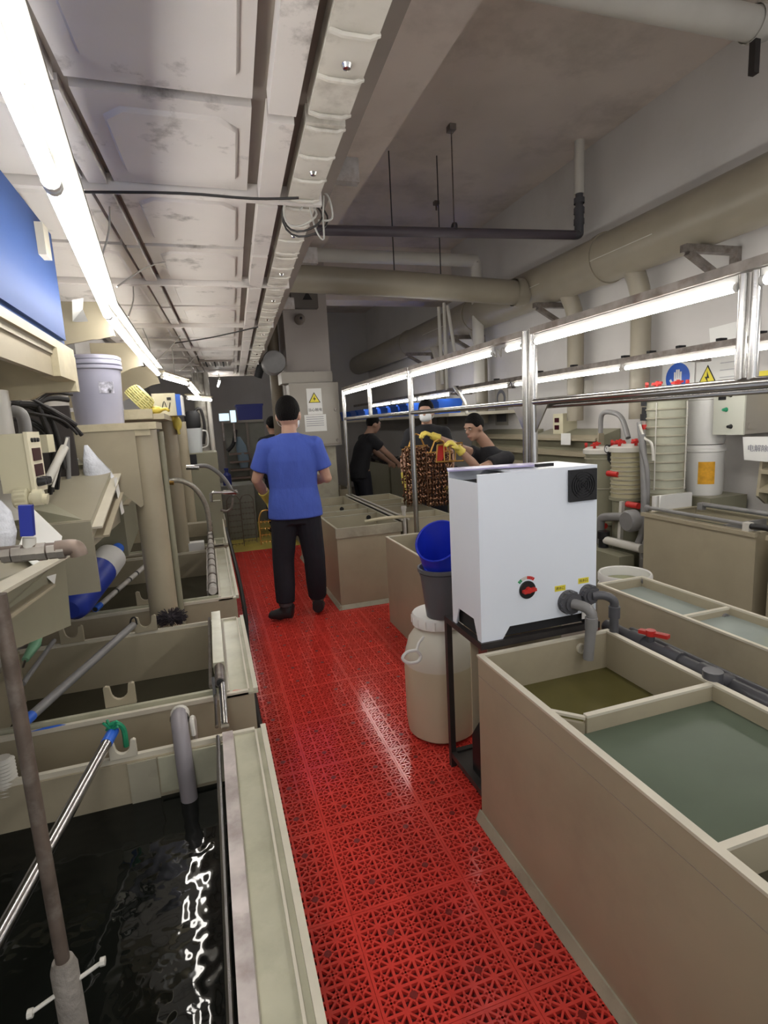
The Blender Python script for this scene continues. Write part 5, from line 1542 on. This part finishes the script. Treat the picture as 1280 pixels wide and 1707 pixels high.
# valve, hoses near third/fourth tank
o = thing('steel_hose', 'braided steel hose arching over the third left tank', 'hose', P(275, 803, y=3.9))
MB().tube([P(272, 803, y=4.0), P(300, 801, y=4.0), P(326, 815, y=4.05), P(344, 845, y=4.1), P(350, 885, y=4.15)], .018, 12, smooth=6).build('hose', mat('braided_hose', (.40, .385, .33), .35, .4, var=.2, vscale=60), o)
MB().cyl(P(212, 803, y=4.0), P(290, 803, y=4.0), .022, 12).build('connector', BRASS, o)
MB().tube([P(272, 803, y=4.0), P(274, 793, y=4.0), P(281, 797, y=4.0)], .008, 8).build('lever', STEELD, o)
o = thing('steel_hose', 'grey hose arching from the olive cabinet to the tap', 'hose', P(330, 778, y=5.0))
MB().tube([P(318, 779, y=5.0), P(345, 777, y=5.0), P(368, 792, y=5.0), P(383, 812, y=5.0), P(388, 826, y=5.0)], .018, 10, smooth=6).build('hose', PVCM, o)
MB().cyl(P(310, 779, y=5.0), P(332, 779, y=5.0), .022, 10).build('connector', STEEL, o)
o = thing('tap_assembly', 'steel tap pipes with valve over the fourth left tank', 'tap', P(352, 840, y=4.9))
MB().tube([P(352, 836, y=4.9), P(352, 824, y=4.9), P(357, 821, y=4.9), P(378, 821, y=4.9)], .014, 10, smooth=4).build('pipe', STEEL, o)
MB().cyl(P(372, 821, y=4.9), P(396, 820, y=4.9), .020, 10).build('valve', STEEL, o)
MB().bar(P(384, 815, y=4.9), P(397, 823, y=4.85), .015, .008).build('lever', STEELD, o)
MB().tube([P(388, 830, y=4.9), P(386, 845, y=4.9), P(378, 852, y=4.9), P(368, 850, y=4.9)], .010, 8, smooth=5).build('loop_hose', STEELD, o)
MB().box(P(350, 838, y=4.92).x, P(368, 838, y=4.92).x, 4.92, 4.98, LH+.02, P(350, 836, y=4.92).z).build('post', PPG, o)
o = thing('black_hose', 'black hose sagging along the aisle side of the left tanks', 'hose', (.12, 4.4, .1))
MB().tube([(.10, 5.6, .58), (.125, 5.0, .46), (.14, 4.5, .36), (.145, 4.0, .22), (.13, 3.7, .10), (.115, 3.3, .05), (.115, 2.6, .045)], .016, 10, smooth=5).build('hose', CABLE, o)
a, b = P(306, 757, y=6.3), P(362, 757, y=6.3)
o = thing('olive_cabinet', 'olive plastic cabinet standing past the fourth left tank', 'cabinet', (-.2, 6.4, 0))
MB().box(a.x-.3, b.x, 6.3, 6.9, Z0, a.z).build('cabinet_body', PPG, o, bev=.004)
MB().box(b.x, b.x+.02, 6.32, 6.85, Z0, .55).build('side_plate', PPD, o)
MB().box(P(312, 765, y=6.29).x, P(328, 765, y=6.29).x, 6.26, 6.30, P(312, 778, y=6.3).z, P(312, 758, y=6.3).z).build('black_switch', BLACK, o)
q = P(326, 755, y=6.5)
o = thing('measuring_jug', 'translucent white measuring jug on the olive cabinet', 'jug', (q.x, 6.5, a.z))
z_ = a.z
w0, w1 = .075, .095
MB().lathe([(0, 0), (w0, 0), (w1, .27), (w1-.006, .27), (w0-.006, .008), (0, .008)], (q.x, 6.5, z_), 24).build('jug_body', mat('jug_plastic', (.66, .70, .72), .3), o)
MB().tube([(q.x+w1-.005, 6.5, z_+.24), (q.x+w1+.05, 6.5, z_+.22), (q.x+w1+.045, 6.5, z_+.08), (q.x+w0+.002, 6.5, z_+.05)], .008, 8, smooth=4).build('handle', WHITEP, o)
solo('soap_tray', 'white tray and sponge between the third and fourth left tanks', 'tray', MB().use(WHITEP).box(-.26, -.10, 4.60, 4.69, .58, .66).use(YELB).box(-.32, -.27, 4.60, 4.68, .58, .64), WHITEP, (-.2, 4.64, .58))

# ================================================================ FAR LEFT END
o = thing('vent_stack', 'grey mottled round vent pipe past the olive cabinet', 'pipe', P(340, 740, y=7.4))
MB().cyl((P(345, 752, y=7.4).x, 7.4, 0), (P(345, 752, y=7.4).x, 7.4, 2.27), .09, 16).build('pipe', mat('mottled_pipe', (.36, .34, .30), .5, var=.4, vscale=14), o)
MB().cyl((P(356, 752, y=7.3).x, 7.3, 0), (P(356, 752, y=7.3).x, 7.3, 2.27), .03, 10).build('side_pipe', PVCW, o)
o = thing('black_motor', 'black motor with cables past the gloves on the left', 'motor', P(323, 700, y=7.0))
q = P(321, 702, y=7.0)
MB().lathe([(0, -.1), (.07, -.1), (.09, -.06), (.09, .08), (.06, .12), (0, .12)], q, 16).build('motor_body', BLACKM, o)
MB().cyl((q.x, q.y, 0), (q.x, q.y, q.z-.1), .04, 10).build('motor_post', STEELD, o)
MB().tube([q+Vector((.02, 0, .1)), q+Vector((.10, 0, .14)), q+Vector((.13, 0, -.05)), q+Vector((.10, 0, -.28))], .018, 8, smooth=5).build('cable', CABLE, o)
for k, (x, y0, y1, lb) in enumerate(((.25, 7.6, 8.7, 'lamp tube under the far end of the ceiling duct'), (.1, 9.6, 10.8, 'lamp tube of the added fill light beyond the far left partition'))):  # second tube is an added fill lamp, brightening the far left end
    lamp(lb, (x, y0, 2.2), (x, y1, 2.2), 'left side lamps')
    for y in (y0+.15, y1-.15):
        solo('hanger_wire', lb.replace('lamp tube', 'wire')+(', near end' if y < (y0+y1)/2 else ', far end'), 'wire', MB().cyl((x, y, 2.22), (x, y, ZC), .004, 6), CABLEW, (x, y, 2.22), 'trunking wires')
o = thing('grey_partition', 'grey panelled partition at the far left end', 'partition', (.55, 9.4, 0))
a, b = P(372, 704, y=9.3), P(440, 704, y=9.3)
MB().box(a.x, b.x, 9.3, 9.36, 0, a.z).build('panel', mat('dim_grey_green', (.22, .22, .19), .5, var=.15), o)
for px in (374, 414):
    x = P(px, 740, y=9.3).x
    MB().box(x-.02, x+.02, 9.27, 9.30, 0, a.z).build('post', RIBM, o)
MB().box(a.x, b.x, 9.26, 9.30, a.z-.02, a.z+.02).build('top_rail', CABN, o)
for k in range(4):
    z = 1.15-k*.13
    MB().box(P(386, 800, y=9.2).x, P(418, 800, y=9.2).x, 9.05, 9.25, z, z+.03).build('ledge', mat('dim_brown', (.18, .13, .11), .5), o)
o = thing('hanging_bag', 'blue-grey bag with dark strap hung on the far partition', 'bag', P(398, 760, y=9.1))
q = P(397, 728, y=9.1)
MB().loft([((q.x+t[0], 9.1, q.z-t[1]), (t[2], 0, 0), (0, t[2]*.6, 0)) for t in ((0, 0, .03), (.03, .15, .08), (.05, .35, .09), (.05, .5, .06))], 14).build('bag', mat('blue_grey_cloth', (.16, .22, .28), .7), o)
MB().tube([P(393, 716, y=9.1), P(389, 740, y=9.1), P(379, 752, y=9.1)], .03, 8, smooth=4).build('strap', BLACKM, o)
o = thing('blue_bin', 'dark blue bin on top of the far partition', 'bin', P(418, 705, y=9.1))
a, b = P(396, 703, y=9.32), P(437, 676, y=9.32)
MB().prism([(a.x+.02, a.z+.02), (b.x-.02, a.z+.02), (b.x, b.z), (a.x, b.z)], 9.26, 9.6).build('bin_body', mat('dark_blue', (.03, .04, .22), .4), o)
MB().box(a.x-.01, b.x+.01, 9.25, 9.61, b.z, b.z+.03).build('rim', mat('dark_blue', (.03, .04, .22), .4), o)
for k, (p1, p2, lb) in enumerate((((365, 703), (382, 688), 'small lit white display at the far left end, left one'), ((384, 705), (393, 683), 'small lit white display at the far left end, right one'))):
    a, b = P(*p1, y=9.0), P(*p2, y=9.0)
    o = thing('lit_display', lb, 'display', ((a.x+b.x)/2, 9.0, a.z))
    MB().box(a.x, b.x, 9.0, 9.06, a.z, b.z).build('case', CABN, o)
    MB().box(a.x+.01, b.x-.01, 8.992, 9.0, a.z+.01, b.z-.01).build('screen', SCRL, o)
    MB().bar((a.x+.05, 9.03, a.z-.3), (a.x+.05, 9.03, a.z), .03, .03).build('stand', STEELD, o)
def wire_rack(label, c, w, h, m, n=6):
    o = thing('plating_rack', label, 'rack', c, 'empty wire racks')
    c = Vector(c)
    for s in (-1, 1):
        MB().cyl(c+Vector((s*w/2, 0, 0)), c+Vector((s*w/2, 0, h)), .006, 6).build('upright', m, o)
    for k in range(n):
        z = h*(k+.5)/n
        MB().cyl(c+Vector((-w/2, 0, z)), c+Vector((w/2, 0, z)), .004, 6).build('crossbar', m, o)
    mb = MB()
    for k in range(n):
        for i in range(4):
            p = c+Vector((-w/2+w*(i+.5)/4, 0, h*(k+.5)/n))
            mb.tube([p, p+Vector((0, -.03, -.01)), p+Vector((0, -.035, .02))], .003, 5)
    tag(mb.build('hooks', m, o), kind='stuff')
    MB().tube([c+Vector((-w/2, 0, h)), c+Vector((-w/4, 0, h+.06)), c+Vector((w/4, 0, h+.06)), c+Vector((w/2, 0, h))], .006, 6, smooth=4).build('handle', m, o)
q = P(398, 905, y=7.4)
wire_rack('rusty wire rack standing on the yellow floor, left one', (q.x-.02, 7.35, .012), .17, .62, RUST, 8)
wire_rack('rusty wire rack standing on the yellow floor, right one', (q.x+.16, 7.5, .012), .17, .60, RUST, 8)
solo('grey_box_bench', 'dim grey bench box behind the wire racks', 'bench', MB().box(q.x-.15, q.x+.30, 7.85, 8.4, 0, .78), mat('dim_grey_green', (.22, .22, .19), .5), (q.x+.2, 8.1, 0), bev=.01)
o = thing('blue_cap_bottle', 'dark blue plastic bottle on the far bench at the left', 'bottle', (q.x-.05, 8.0, .78))
MB().lathe([(0, 0), (.06, 0), (.06, .14), (.025, .18), (.025, .21), (0, .21)], (q.x-.05, 8.0, .78), 16).build('bottle', mat('dark_blue', (.03, .04, .22), .4), o)
MB().lathe([(0, .21), (.03, .21), (.03, .24), (0, .24)], (q.x-.05, 8.0, .78), 14).build('cap', BLUEK, o)

# ================================================================ PEOPLE
SKIN = mat('skin', (.50, .30, .22), .5, var=.06, vscale=12)
SKIND = mat('skin_tan', (.42, .25, .18), .5, var=.06, vscale=12)
HAIR = mat('black_hair', (.006, .005, .005), .8, bump=.7, bscale=90, spec=.2)
SHIRTB = mat('blue_shirt', (.065, .115, .50), .85, var=.10, vscale=5, bump=.9, bscale=7, stretch=(1.6, 1, .8))
SHIRTK = mat('black_shirt', (.016, .016, .020), .85, var=.15, vscale=6, bump=.25, bscale=10)
TROUS = mat('black_trousers', (.014, .014, .022), .85, var=.15, vscale=6, bump=.3, bscale=8)
BOOT = mat('dark_shoe', (.022, .022, .026), .5)
SOCK = mat('grey_cuff', (.10, .10, .11), .8, bump=.4, bscale=60)
MASK = mat('face_mask', (.75, .78, .80), .8)


def V3(*a): return Vector(a)


def add_hand(mb, wr, d, nrm, side, curl=.5, k=1., r=.0085):
    """palm and five fingers: d along the hand, nrm out of the back of the hand, side = +1/-1 for the thumb"""
    d = d.normalized()
    ac = d.cross(nrm).normalized()
    nrm = ac.cross(d).normalized()
    rot = Matrix((ac, d, nrm)).transposed()
    mb.ell(wr+d*.05*k, .040*k, .052*k, .017*k, 12, rot)
    for i, ln in enumerate((.062, .074, .070, .054)):
        b = wr+d*(.088-.004*abs(i-1.5))*k+ac*(i-1.5)*.0205*k*-side
        d1 = (d*math.cos(curl)-nrm*math.sin(curl)).normalized()
        d2 = (d*math.cos(curl*2.2)-nrm*math.sin(curl*2.2)).normalized()
        p1 = b+d1*ln*.5*k
        mb.tube([b-d*.02*k, b, p1, p1+d2*ln*.5*k], [r*k*1.05, r*k*1.05, r*k, r*k*.8], 8)
        mb.ell(p1+d2*ln*.5*k, r*k*.8, r*k*.8, r*k*.8, 8)
    t0 = wr+d*.022*k+ac*.030*k*side
    t1 = t0+(d*.7+ac*side*.65-nrm*.25).normalized()*.038*k
    t2 = t1+(d*.95+ac*side*.1-nrm*.3).normalized()*.03*k
    mb.tube([wr+d*.012*k+ac*.01*side*k, t0, t1, t2], [r*k*1.5, r*k*1.35, r*k*1.15, r*k*.85], 8)
    mb.ell(t2, r*k*.85, r*k*.85, r*k*.85, 8)


def person(label, J, fw, hfw, shirt, trous, gloves='', mask=False, vox=.008, skin=SKIN, sleeve=.62, hairlen=1., shoes=True, curl=(.6, .6), nrmL=None, nrmR=None, group=None, name='person', cuff=.55, feet=None, hs=1.):
    J = {k: Vector(v) for k, v in J.items()}
    fw = Vector((fw[0], fw[1], 0)).normalized(); rt = Vector((fw.y, -fw.x, 0))
    hf = Vector(hfw).normalized(); hr = Vector((hf.y, -hf.x, 0)).normalized(); hu = hr.cross(hf)
    hf, hr, hu = hf*hs, hr*hs, hu*hs
    foot = (J['anL']+J['anR'])/2
    root = thing(name, label, 'person', (foot.x, foot.y, Z0), group)
    off = Matrix.Translation(-root.location)

    def put(nm, mb, m, v, sm=4, parent=root, **k):
        me = remeshed(mb, v, sm)
        me.transform(off)
        return link(nm, me, m, parent, **k)
    # ---- body: one continuous skin surface
    mb = MB()
    pel, wai, che, nec, hd = J['pelvis'], J['waist'], J['chest'], J['neck'], J['head']
    mb.loft([(pel-V3(0, 0, .08), rt*.14, fw*.09), (pel, rt*.155, fw*.10), (wai, rt*.135, fw*.092), (che, rt*.165, fw*.105), (che.lerp(nec, .62), rt*.165, fw*.085), (che.lerp(nec, .85), rt*.10, fw*.07)], 20)
    mb.tube([che.lerp(nec, .5), nec, hd-hu*.05-hf*.01], [.075, .058, .052], 14)
    rot = Matrix((hr, hf, hu)).transposed()
    mb.ell(hd+hu*.015-hf*.005, .076, .096, .105, 18, rot)
    mb.ell(hd-hu*.055+hf*.025, .060, .068, .065, 14, rot)
    mb.ell(hd-hu*.098+hf*.055, .028, .028, .022, 10, rot)
    mb.tube([hd+hu*.012+hf*.088, hd-hu*.022+hf*.108], [.010, .016], 8)
    mb.ell(hd-hu*.026+hf*.102, .019, .014, .012, 8, rot)
    mb.ell(hd-hu*.060+hf*.088, .026, .012, .009, 10, rot)
    mb.ell(hd+hu*.028+hf*.080, .060, .02, .012, 10, rot)
    for s in (-1, 1):
        mb.ell(hd+hr*s*.078-hf*.005-hu*.012, .012, .024, .034, 10, rot)
    for s, sh, el, wr, hp, kn, an in ((-1, 'shL', 'elL', 'wrL', 'hipL', 'knL', 'anL'), (1, 'shR', 'elR', 'wrR', 'hipR', 'knR', 'anR')):
        mb.tube([che.lerp(J[sh], .5), J[sh], J[sh].lerp(J[el], .5), J[el], J[el].lerp(J[wr], .35), J[wr]], [.06, .058, .05, .041, .042, .029], 12)
        mb.ell(J[sh], .062, .062, .062, 10)
        mb.ell(J[el], .042, .042, .042, 10)
        d = J[wr]-J[el]
        nn = (nrmL if s < 0 else nrmR) or (rt*s*.8+V3(0, 0, .3))
        nn = Vector(nn)
        add_hand(mb, J[wr]-d.normalized()*.008, d, nn, -1 if s < 0 else 1, curl[0 if s < 0 else 1])
        mb.tube([J[hp]+V3(0, 0, .04), J[hp], J[kn], J[kn].lerp(J[an], .3), J[an]], [.085, .085, .058, .058, .040], 12)
        mb.ell(J[kn], .058, .058, .058, 10)
        fd = Vector((*feet[0 if s < 0 else 1], 0)).normalized() if feet else fw
        mb.tube([J[an]-V3(0, 0, .015), J[an]+fd*.11-V3(0, 0, .04)], [.036, .026], 10)
    body = put('body', mb, skin, vox*.85, 3)
    # ---- eyes and mouth
    for s in (-1, 1):
        e = hd+hr*s*.033+hu*.008+hf*.0865
        MB().ell(e, .011, .006, .006, 10, rot).build('eye', WHITEP, root)
        MB().ell(e+hf*.0045, .005, .003, .005, 8, rot).build('iris', BLACK, root)
        MB().bar(e+hu*.020-hr*.014+hf*.006, e+hu*.022+hr*.014+hf*.004, .006, .006).build('eyebrow', HAIR, root)
    MB().ell(hd-hu*.062+hf*.097, .022, .006, .006, 10, rot).build('mouth', mat('lips', (.38, .16, .13), .5), root)
    # ---- hair: cap of the head, cut back from the face
    mb = MB()
    mb.ell(hd+hu*.030-hf*.014, .084, .100, .104, 20, rot)
    for v in list(mb.bm.verts):
        q = v.co-hd
        f_, u_ = q.dot(hf), q.dot(hu)
        lim = .050 if f_ > .055 else (-.005 if f_ > 0 else -.075*hairlen)
        if u_ < lim: v.co += hu*(lim-u_)-(q-hu*u_)*.10
    put('hair', mb, HAIR, max(.007, vox*.8), 2)
    # ---- clothes
    mb = MB()
    hem = pel-V3(0, 0, .075)
    mb.loft([(hem-V3(0, 0, .02), rt*.212, fw*.150), (pel, rt*.205, fw*.142), (wai, rt*.184, fw*.126), (che, rt*.198, fw*.132), (che.lerp(nec, .36), rt*.196, fw*.122), (che.lerp(nec, .60), rt*.168, fw*.105), (che.lerp(nec, .80), rt*.115, fw*.088), (che.lerp(nec, .97), rt*.070, fw*.068)], 24)
    for sh, el in (('shL', 'elL'), ('shR', 'elR')):
        e = J[sh].lerp(J[el], sleeve)
        mb.tube([che.lerp(nec, .60).lerp(J[sh], .4), J[sh], e], [.080, .076, .074], 16)
        mb.ell(J[sh], .076, .076, .072, 12)
    put('shirt', mb, shirt, vox, 5)
    if trous:
        mb = MB()
        mb.loft([(pel+(wai-pel)*.75, rt*.160, fw*.110), (pel+V3(0, 0, .03), rt*.165, fw*.112), (pel-V3(0, 0, .06), rt*.172, fw*.12), (pel-V3(0, 0, .14), rt*.165, fw*.118)], 20)
        for hp, kn, an in (('hipL', 'knL', 'anL'), ('hipR', 'knR', 'anR')):
            mb.tube([J[hp]+V3(0, 0, .02), J[hp]-V3(0, 0, .08), J[kn], J[kn].lerp(J[an], .5), J[an]+V3(0, 0, .075)], [.094, .104, .086, .082, .074], 16)
        put('trousers', mb, trous, vox, 4)
        for an in ('anL', 'anR'):
            mb = MB()
            a = J[an]
            if feet:
                fd = Vector((*feet[0 if an == 'anL' else 1], 0)).normalized(); rd = Vector((fd.y, -fd.x, 0))
            else:
                fd, rd = fw, rt
            mb.ell(a+fd*.055+V3(0, 0, -.035), .05, .05, .04, 12)
            mb.loft([(a-fd*.06+V3(0, 0, .045), rd*.046, V3(0, 0, .03)), (a-fd*.05-V3(0, 0, .01), rd*.046, V3(0, 0, .05)), (a+fd*.05-V3(0, 0, .02), rd*.05, V3(0, 0, .047)), (a+fd*.105-V3(0, 0, .033), rd*.050, V3(0, 0, .036)), (a+fd*.145-V3(0, 0, .038), rd*.036, V3(0, 0, .026))], 14)
            mb.tube([a+V3(0, 0, .0), a+V3(0, 0, .05)], .047, 12)
            put('shoe', mb, BOOT, .008, 2)
            mb = MB().tube([a+V3(0, 0, .045), a+V3(0, 0, .085), a+V3(0, 0, .12)], [.056, .058, .062], 14)
            put('cuff', mb, SOCK, .008, 2)
    for s, el, wr in ((-1, 'elL', 'wrL'), (1, 'elR', 'wrR')):
        if ('L' if s < 0 else 'R') in gloves:
            mb = MB()
            d = J[wr]-J[el]
            nn = Vector((nrmL if s < 0 else nrmR) or (rt*s*.8+V3(0, 0, .3)))
            add_hand(mb, J[wr]-d.normalized()*.008, d, nn, -1 if s < 0 else 1, curl[0 if s < 0 else 1], 1.08, .0115)
            mb.tube([J[el].lerp(J[wr], cuff), J[el].lerp(J[wr], (1+cuff)/2), J[wr]+d.normalized()*.02], [.045, .040, .036], 14)
            put('rubber_glove', mb, YEL, .006, 2, label='yellow rubber glove')
    if mask:
        mb = MB()
        mb.ell(hd-hu*.050+hf*.048, .066, .068, .056, 16, rot)
        put('face_mask', mb, MASK, .007, 2, label='white face mask')
        for s in (-1, 1):
            MB().tube([hd-hu*.03+hr*s*.060+hf*.07, hd-hu*.015+hr*s*.082+hf*.02, hd-hu*.0+hr*s*.084-hf*.02, hd-hu*.06+hr*s*.074+hf*.0, hd-hu*.08+hr*s*.055+hf*.06], .0022, 5, smooth=4).build('mask_strap', MASK, root)
    return root


def pose(c, fw, h=1.74, **k):
    """a standing pose at floor point c; overrides are (right, forward, up) offsets"""
    f = Vector((fw[0], fw[1], 0)).normalized(); r = Vector((f.y, -f.x, 0)); s = h/1.74
    d = dict(pelvis=(0, 0, .94), waist=(0, .005, 1.08), chest=(0, .0, 1.29), neck=(0, .01, 1.50), head=(0, .035, 1.625),
             shL=(-.182, 0, 1.392), elL=(-.245, .01, 1.13), wrL=(-.24, .13, .91), shR=(.182, 0, 1.392), elR=(.245, .01, 1.13), wrR=(.24, .13, .91),
             hipL=(-.092, 0, .90), knL=(-.11, .03, .50), anL=(-.125, 0, .085), hipR=(.092, 0, .90), knR=(.11, .03, .50), anR=(.125, 0, .085))
    d.update(k)
    c = Vector((c[0], c[1], Z0))
    return {n: c+r*v[0]*s+f*v[1]*s+Vector((0, 0, v[2]*s)) for n, v in d.items()}


# man in the blue shirt, back to the camera
fw = (.13, 1)
person('man in a blue t-shirt and black trousers standing in the aisle with his back turned', pose((.605, 4.20), fw, 1.735,
       elL=(-.275, .05, 1.15), wrL=(-.205, .22, .965), elR=(.262, .02, 1.13), wrR=(.10, .24, 1.09), knL=(-.125, .03, .5), anL=(-.135, .02, .085), knR=(.12, .02, .5), anR=(.125, .10, .085), head=(.005, .03, 1.63)),
       fw, (.38, .92, -.06), SHIRTB, TROUS, gloves='L', mask=True, vox=.0075, sleeve=.70, curl=(.7, .9), nrmR=(0, .6, .6), feet=((-.85, .45), (.25, .95)), hs=1.1)

# masked worker facing us behind the racks
fw = (-.45, -.9)
person('masked worker in black behind the copper racks, seen from the front', pose((2.27, 5.50), fw, 1.73, elR=(.26, .06, 1.12), wrR=(.25, .12, .88)), fw, (-.55, -.83, -.10), SHIRTK, TROUS, gloves='LR', mask=True, vox=.011, sleeve=.6)

# worker bending over, arms out to the rack
hd_ = P(790, 712, y=4.72)
nk = P(812, 742, y=4.75)
ch = P(838, 792, y=4.76)
f_ = Vector((-1, -.22, 0)).normalized()
r_ = Vector((f_.y, -f_.x, 0))
pel = Vector((ch.x+.10, ch.y+.0, .90))
J = dict(pelvis=pel, waist=pel.lerp(ch, .45), chest=ch, neck=nk, head=hd_,
         shL=nk.lerp(ch, .42)-r_*.18, shR=nk.lerp(ch, .42)+r_*.16, elL=P(798, 782, y=4.50), wrL=P(764, 748, y=4.50), elR=P(770, 748, y=4.86), wrR=P(722, 727, y=4.86),
         hipL=pel-r_*.09-V3(0, 0, .03), hipR=pel+r_*.09-V3(0, 0, .03), knL=Vector((pel.x-.05, pel.y, .49))-r_*.11, knR=Vector((pel.x-.05, pel.y, .49))+r_*.11,
         anL=Vector((pel.x+.02, pel.y, .098))-r_*.12, anR=Vector((pel.x+.02, pel.y, .098))+r_*.12)
person('worker in a black t-shirt leaning over the rack with yellow gloves', J, f_, (-.90, -.30, -.30), SHIRTK, TROUS, gloves='LR', vox=.010, skin=SKIND, sleeve=.62, cuff=.80, nrmL=(0, -.3, 1), nrmR=(0, -.3, 1), curl=(.75, .75))

# dark figures farther away
fw = (.85, .5)
person('worker in black reaching over a far tank, left of the single post', pose((2.02, 7.35), (1, .1), 1.66, pelvis=(0, -.05, .92), chest=(0, .06, 1.26), neck=(0, .16, 1.46), head=(0, .23, 1.58), shL=(-.17, .12, 1.37), shR=(.17, .12, 1.37),
       elL=(-.2, .32, 1.17), wrL=(-.16, .52, 1.0), elR=(.2, .32, 1.17), wrR=(.16, .52, 1.0)), (1, .1), (1, .1, -.3), SHIRTK, TROUS, vox=.014, skin=SKIND)
q = P(453, 713, y=8.0)
person('person with black hair far behind the man in blue', pose((q.x+.02, 8.02), (-.3, 1), 1.68), (-.3, 1), (-.3, 1, 0), SHIRTK, TROUS, vox=.015)

# ---------------------------------------------------------------- racks of copper-coloured parts
def parts_rack(label, c, w, h, ang, rows, cols, hang=True):
    o = thing('parts_rack', label, 'rack', c, 'racks of plated parts')
    c = Vector(c); d = Vector((math.cos(ang), math.sin(ang), 0)); n = Vector((-d.y, d.x, 0))
    for s in (-1, 1):
        MB().cyl(c+d*s*w/2, c+d*s*w/2+V3(0, 0, h), .006, 8).build('upright', COPPER, o)
    MB().cyl(c-d*w/2+V3(0, 0, h), c+d*w/2+V3(0, 0, h), .008, 8).build('top_bar', BRASS, o)
    for k in range(rows):
        z = h*(k+.4)/rows
        mb = MB()
        mb.cyl(c-d*w/2+V3(0, 0, z+.03), c+d*w/2+V3(0, 0, z+.03), .004, 6)
        for i in range(cols):
            p = c+d*(-w/2+w*(i+.5)/cols)+V3(0, 0, z)
            for s in (-1, 1):
                w_ = V3(random.uniform(-.012, .012), random.uniform(-.01, .01), random.uniform(-.012, .012))
                mb.tube([p+V3(0, 0, .03), p+n*s*.022+V3(0, 0, .028), p+n*s*.030+w_, p+n*s*.022-V3(0, 0, .015)], .0055, 6)
                mb.ell(p+n*s*.032+w_+V3(0, 0, .008), .016, .007, .012, 7, Matrix.Rotation(random.uniform(0, 3), 3, 'Y') @ Matrix.Rotation(random.uniform(-.6, .6), 3, 'Z'))
        tag(mb.build('part_row', COPPER, o), kind='stuff')
    if hang:
        for s in (-.7, .7):
            MB().tube([c+d*s*w/2+V3(0, 0, h), c+d*s*w/4+V3(0, 0, h+.10), c+V3(0, 0, h+.12)], .008, 6).build('hanger', BRASS, o)
    return o


cz = .715
a0, a1 = P(674, 800, y=4.95), P(716, 800, y=4.95)
parts_rack('rack of copper parts hanging over the tank, left of the single post', ((a0.x+a1.x)/2+.02, 4.98, cz), .25, .58, R(8), 11, 8)
b0 = P(735, 800, y=4.78)
parts_rack('rack of copper parts hanging over the tank, right of the single post', (b0.x, 4.80, cz-.0), .25, .52, R(-5), 10, 8)
parts_rack('rack of copper parts hanging farther back between two others', (b0.x-.12, 5.16, cz), .30, .55, R(20), 10, 8, False)
o = thing('rack_hook', 'brass and red rack frame held in the yellow gloves', 'rack', P(745, 770, y=4.6))
a, b, c, d = P(729, 742, y=4.64), P(770, 738, y=4.64), P(772, 768, y=4.64), P(727, 770, y=4.64)
MB().tube([a, b, c, d, a], .009, 8).build('frame', BRASS, o)
for t in (.25, .5, .75):
    MB().cyl(a.lerp(b, t), d.lerp(c, t*.8+.1), .006, 6).build('bar', BRASS, o)
MB().faces([a.lerp(b, .05)+V3(0, .012, -.01), a.lerp(b, .4)+V3(0, .012, -.01), d.lerp(c, .25)+V3(0, .012, .01), d.lerp(c, .05)+V3(0, .012, .01),
            a.lerp(b, .05)+V3(0, .02, -.01), a.lerp(b, .4)+V3(0, .02, -.01), d.lerp(c, .25)+V3(0, .02, .01), d.lerp(c, .05)+V3(0, .02, .01)],
           [(0, 1, 2, 3), (7, 6, 5, 4), (0, 4, 5, 1), (1, 5, 6, 2), (2, 6, 7, 3), (3, 7, 4, 0)]).build('red_plate', REDP, o)
# rack held by the man in blue
q = P(440, 850, y=4.62)
wire_rack('small brass wire rack held by the man in blue', (.405, 4.50, .60), .12, .22, BRASS, 4)
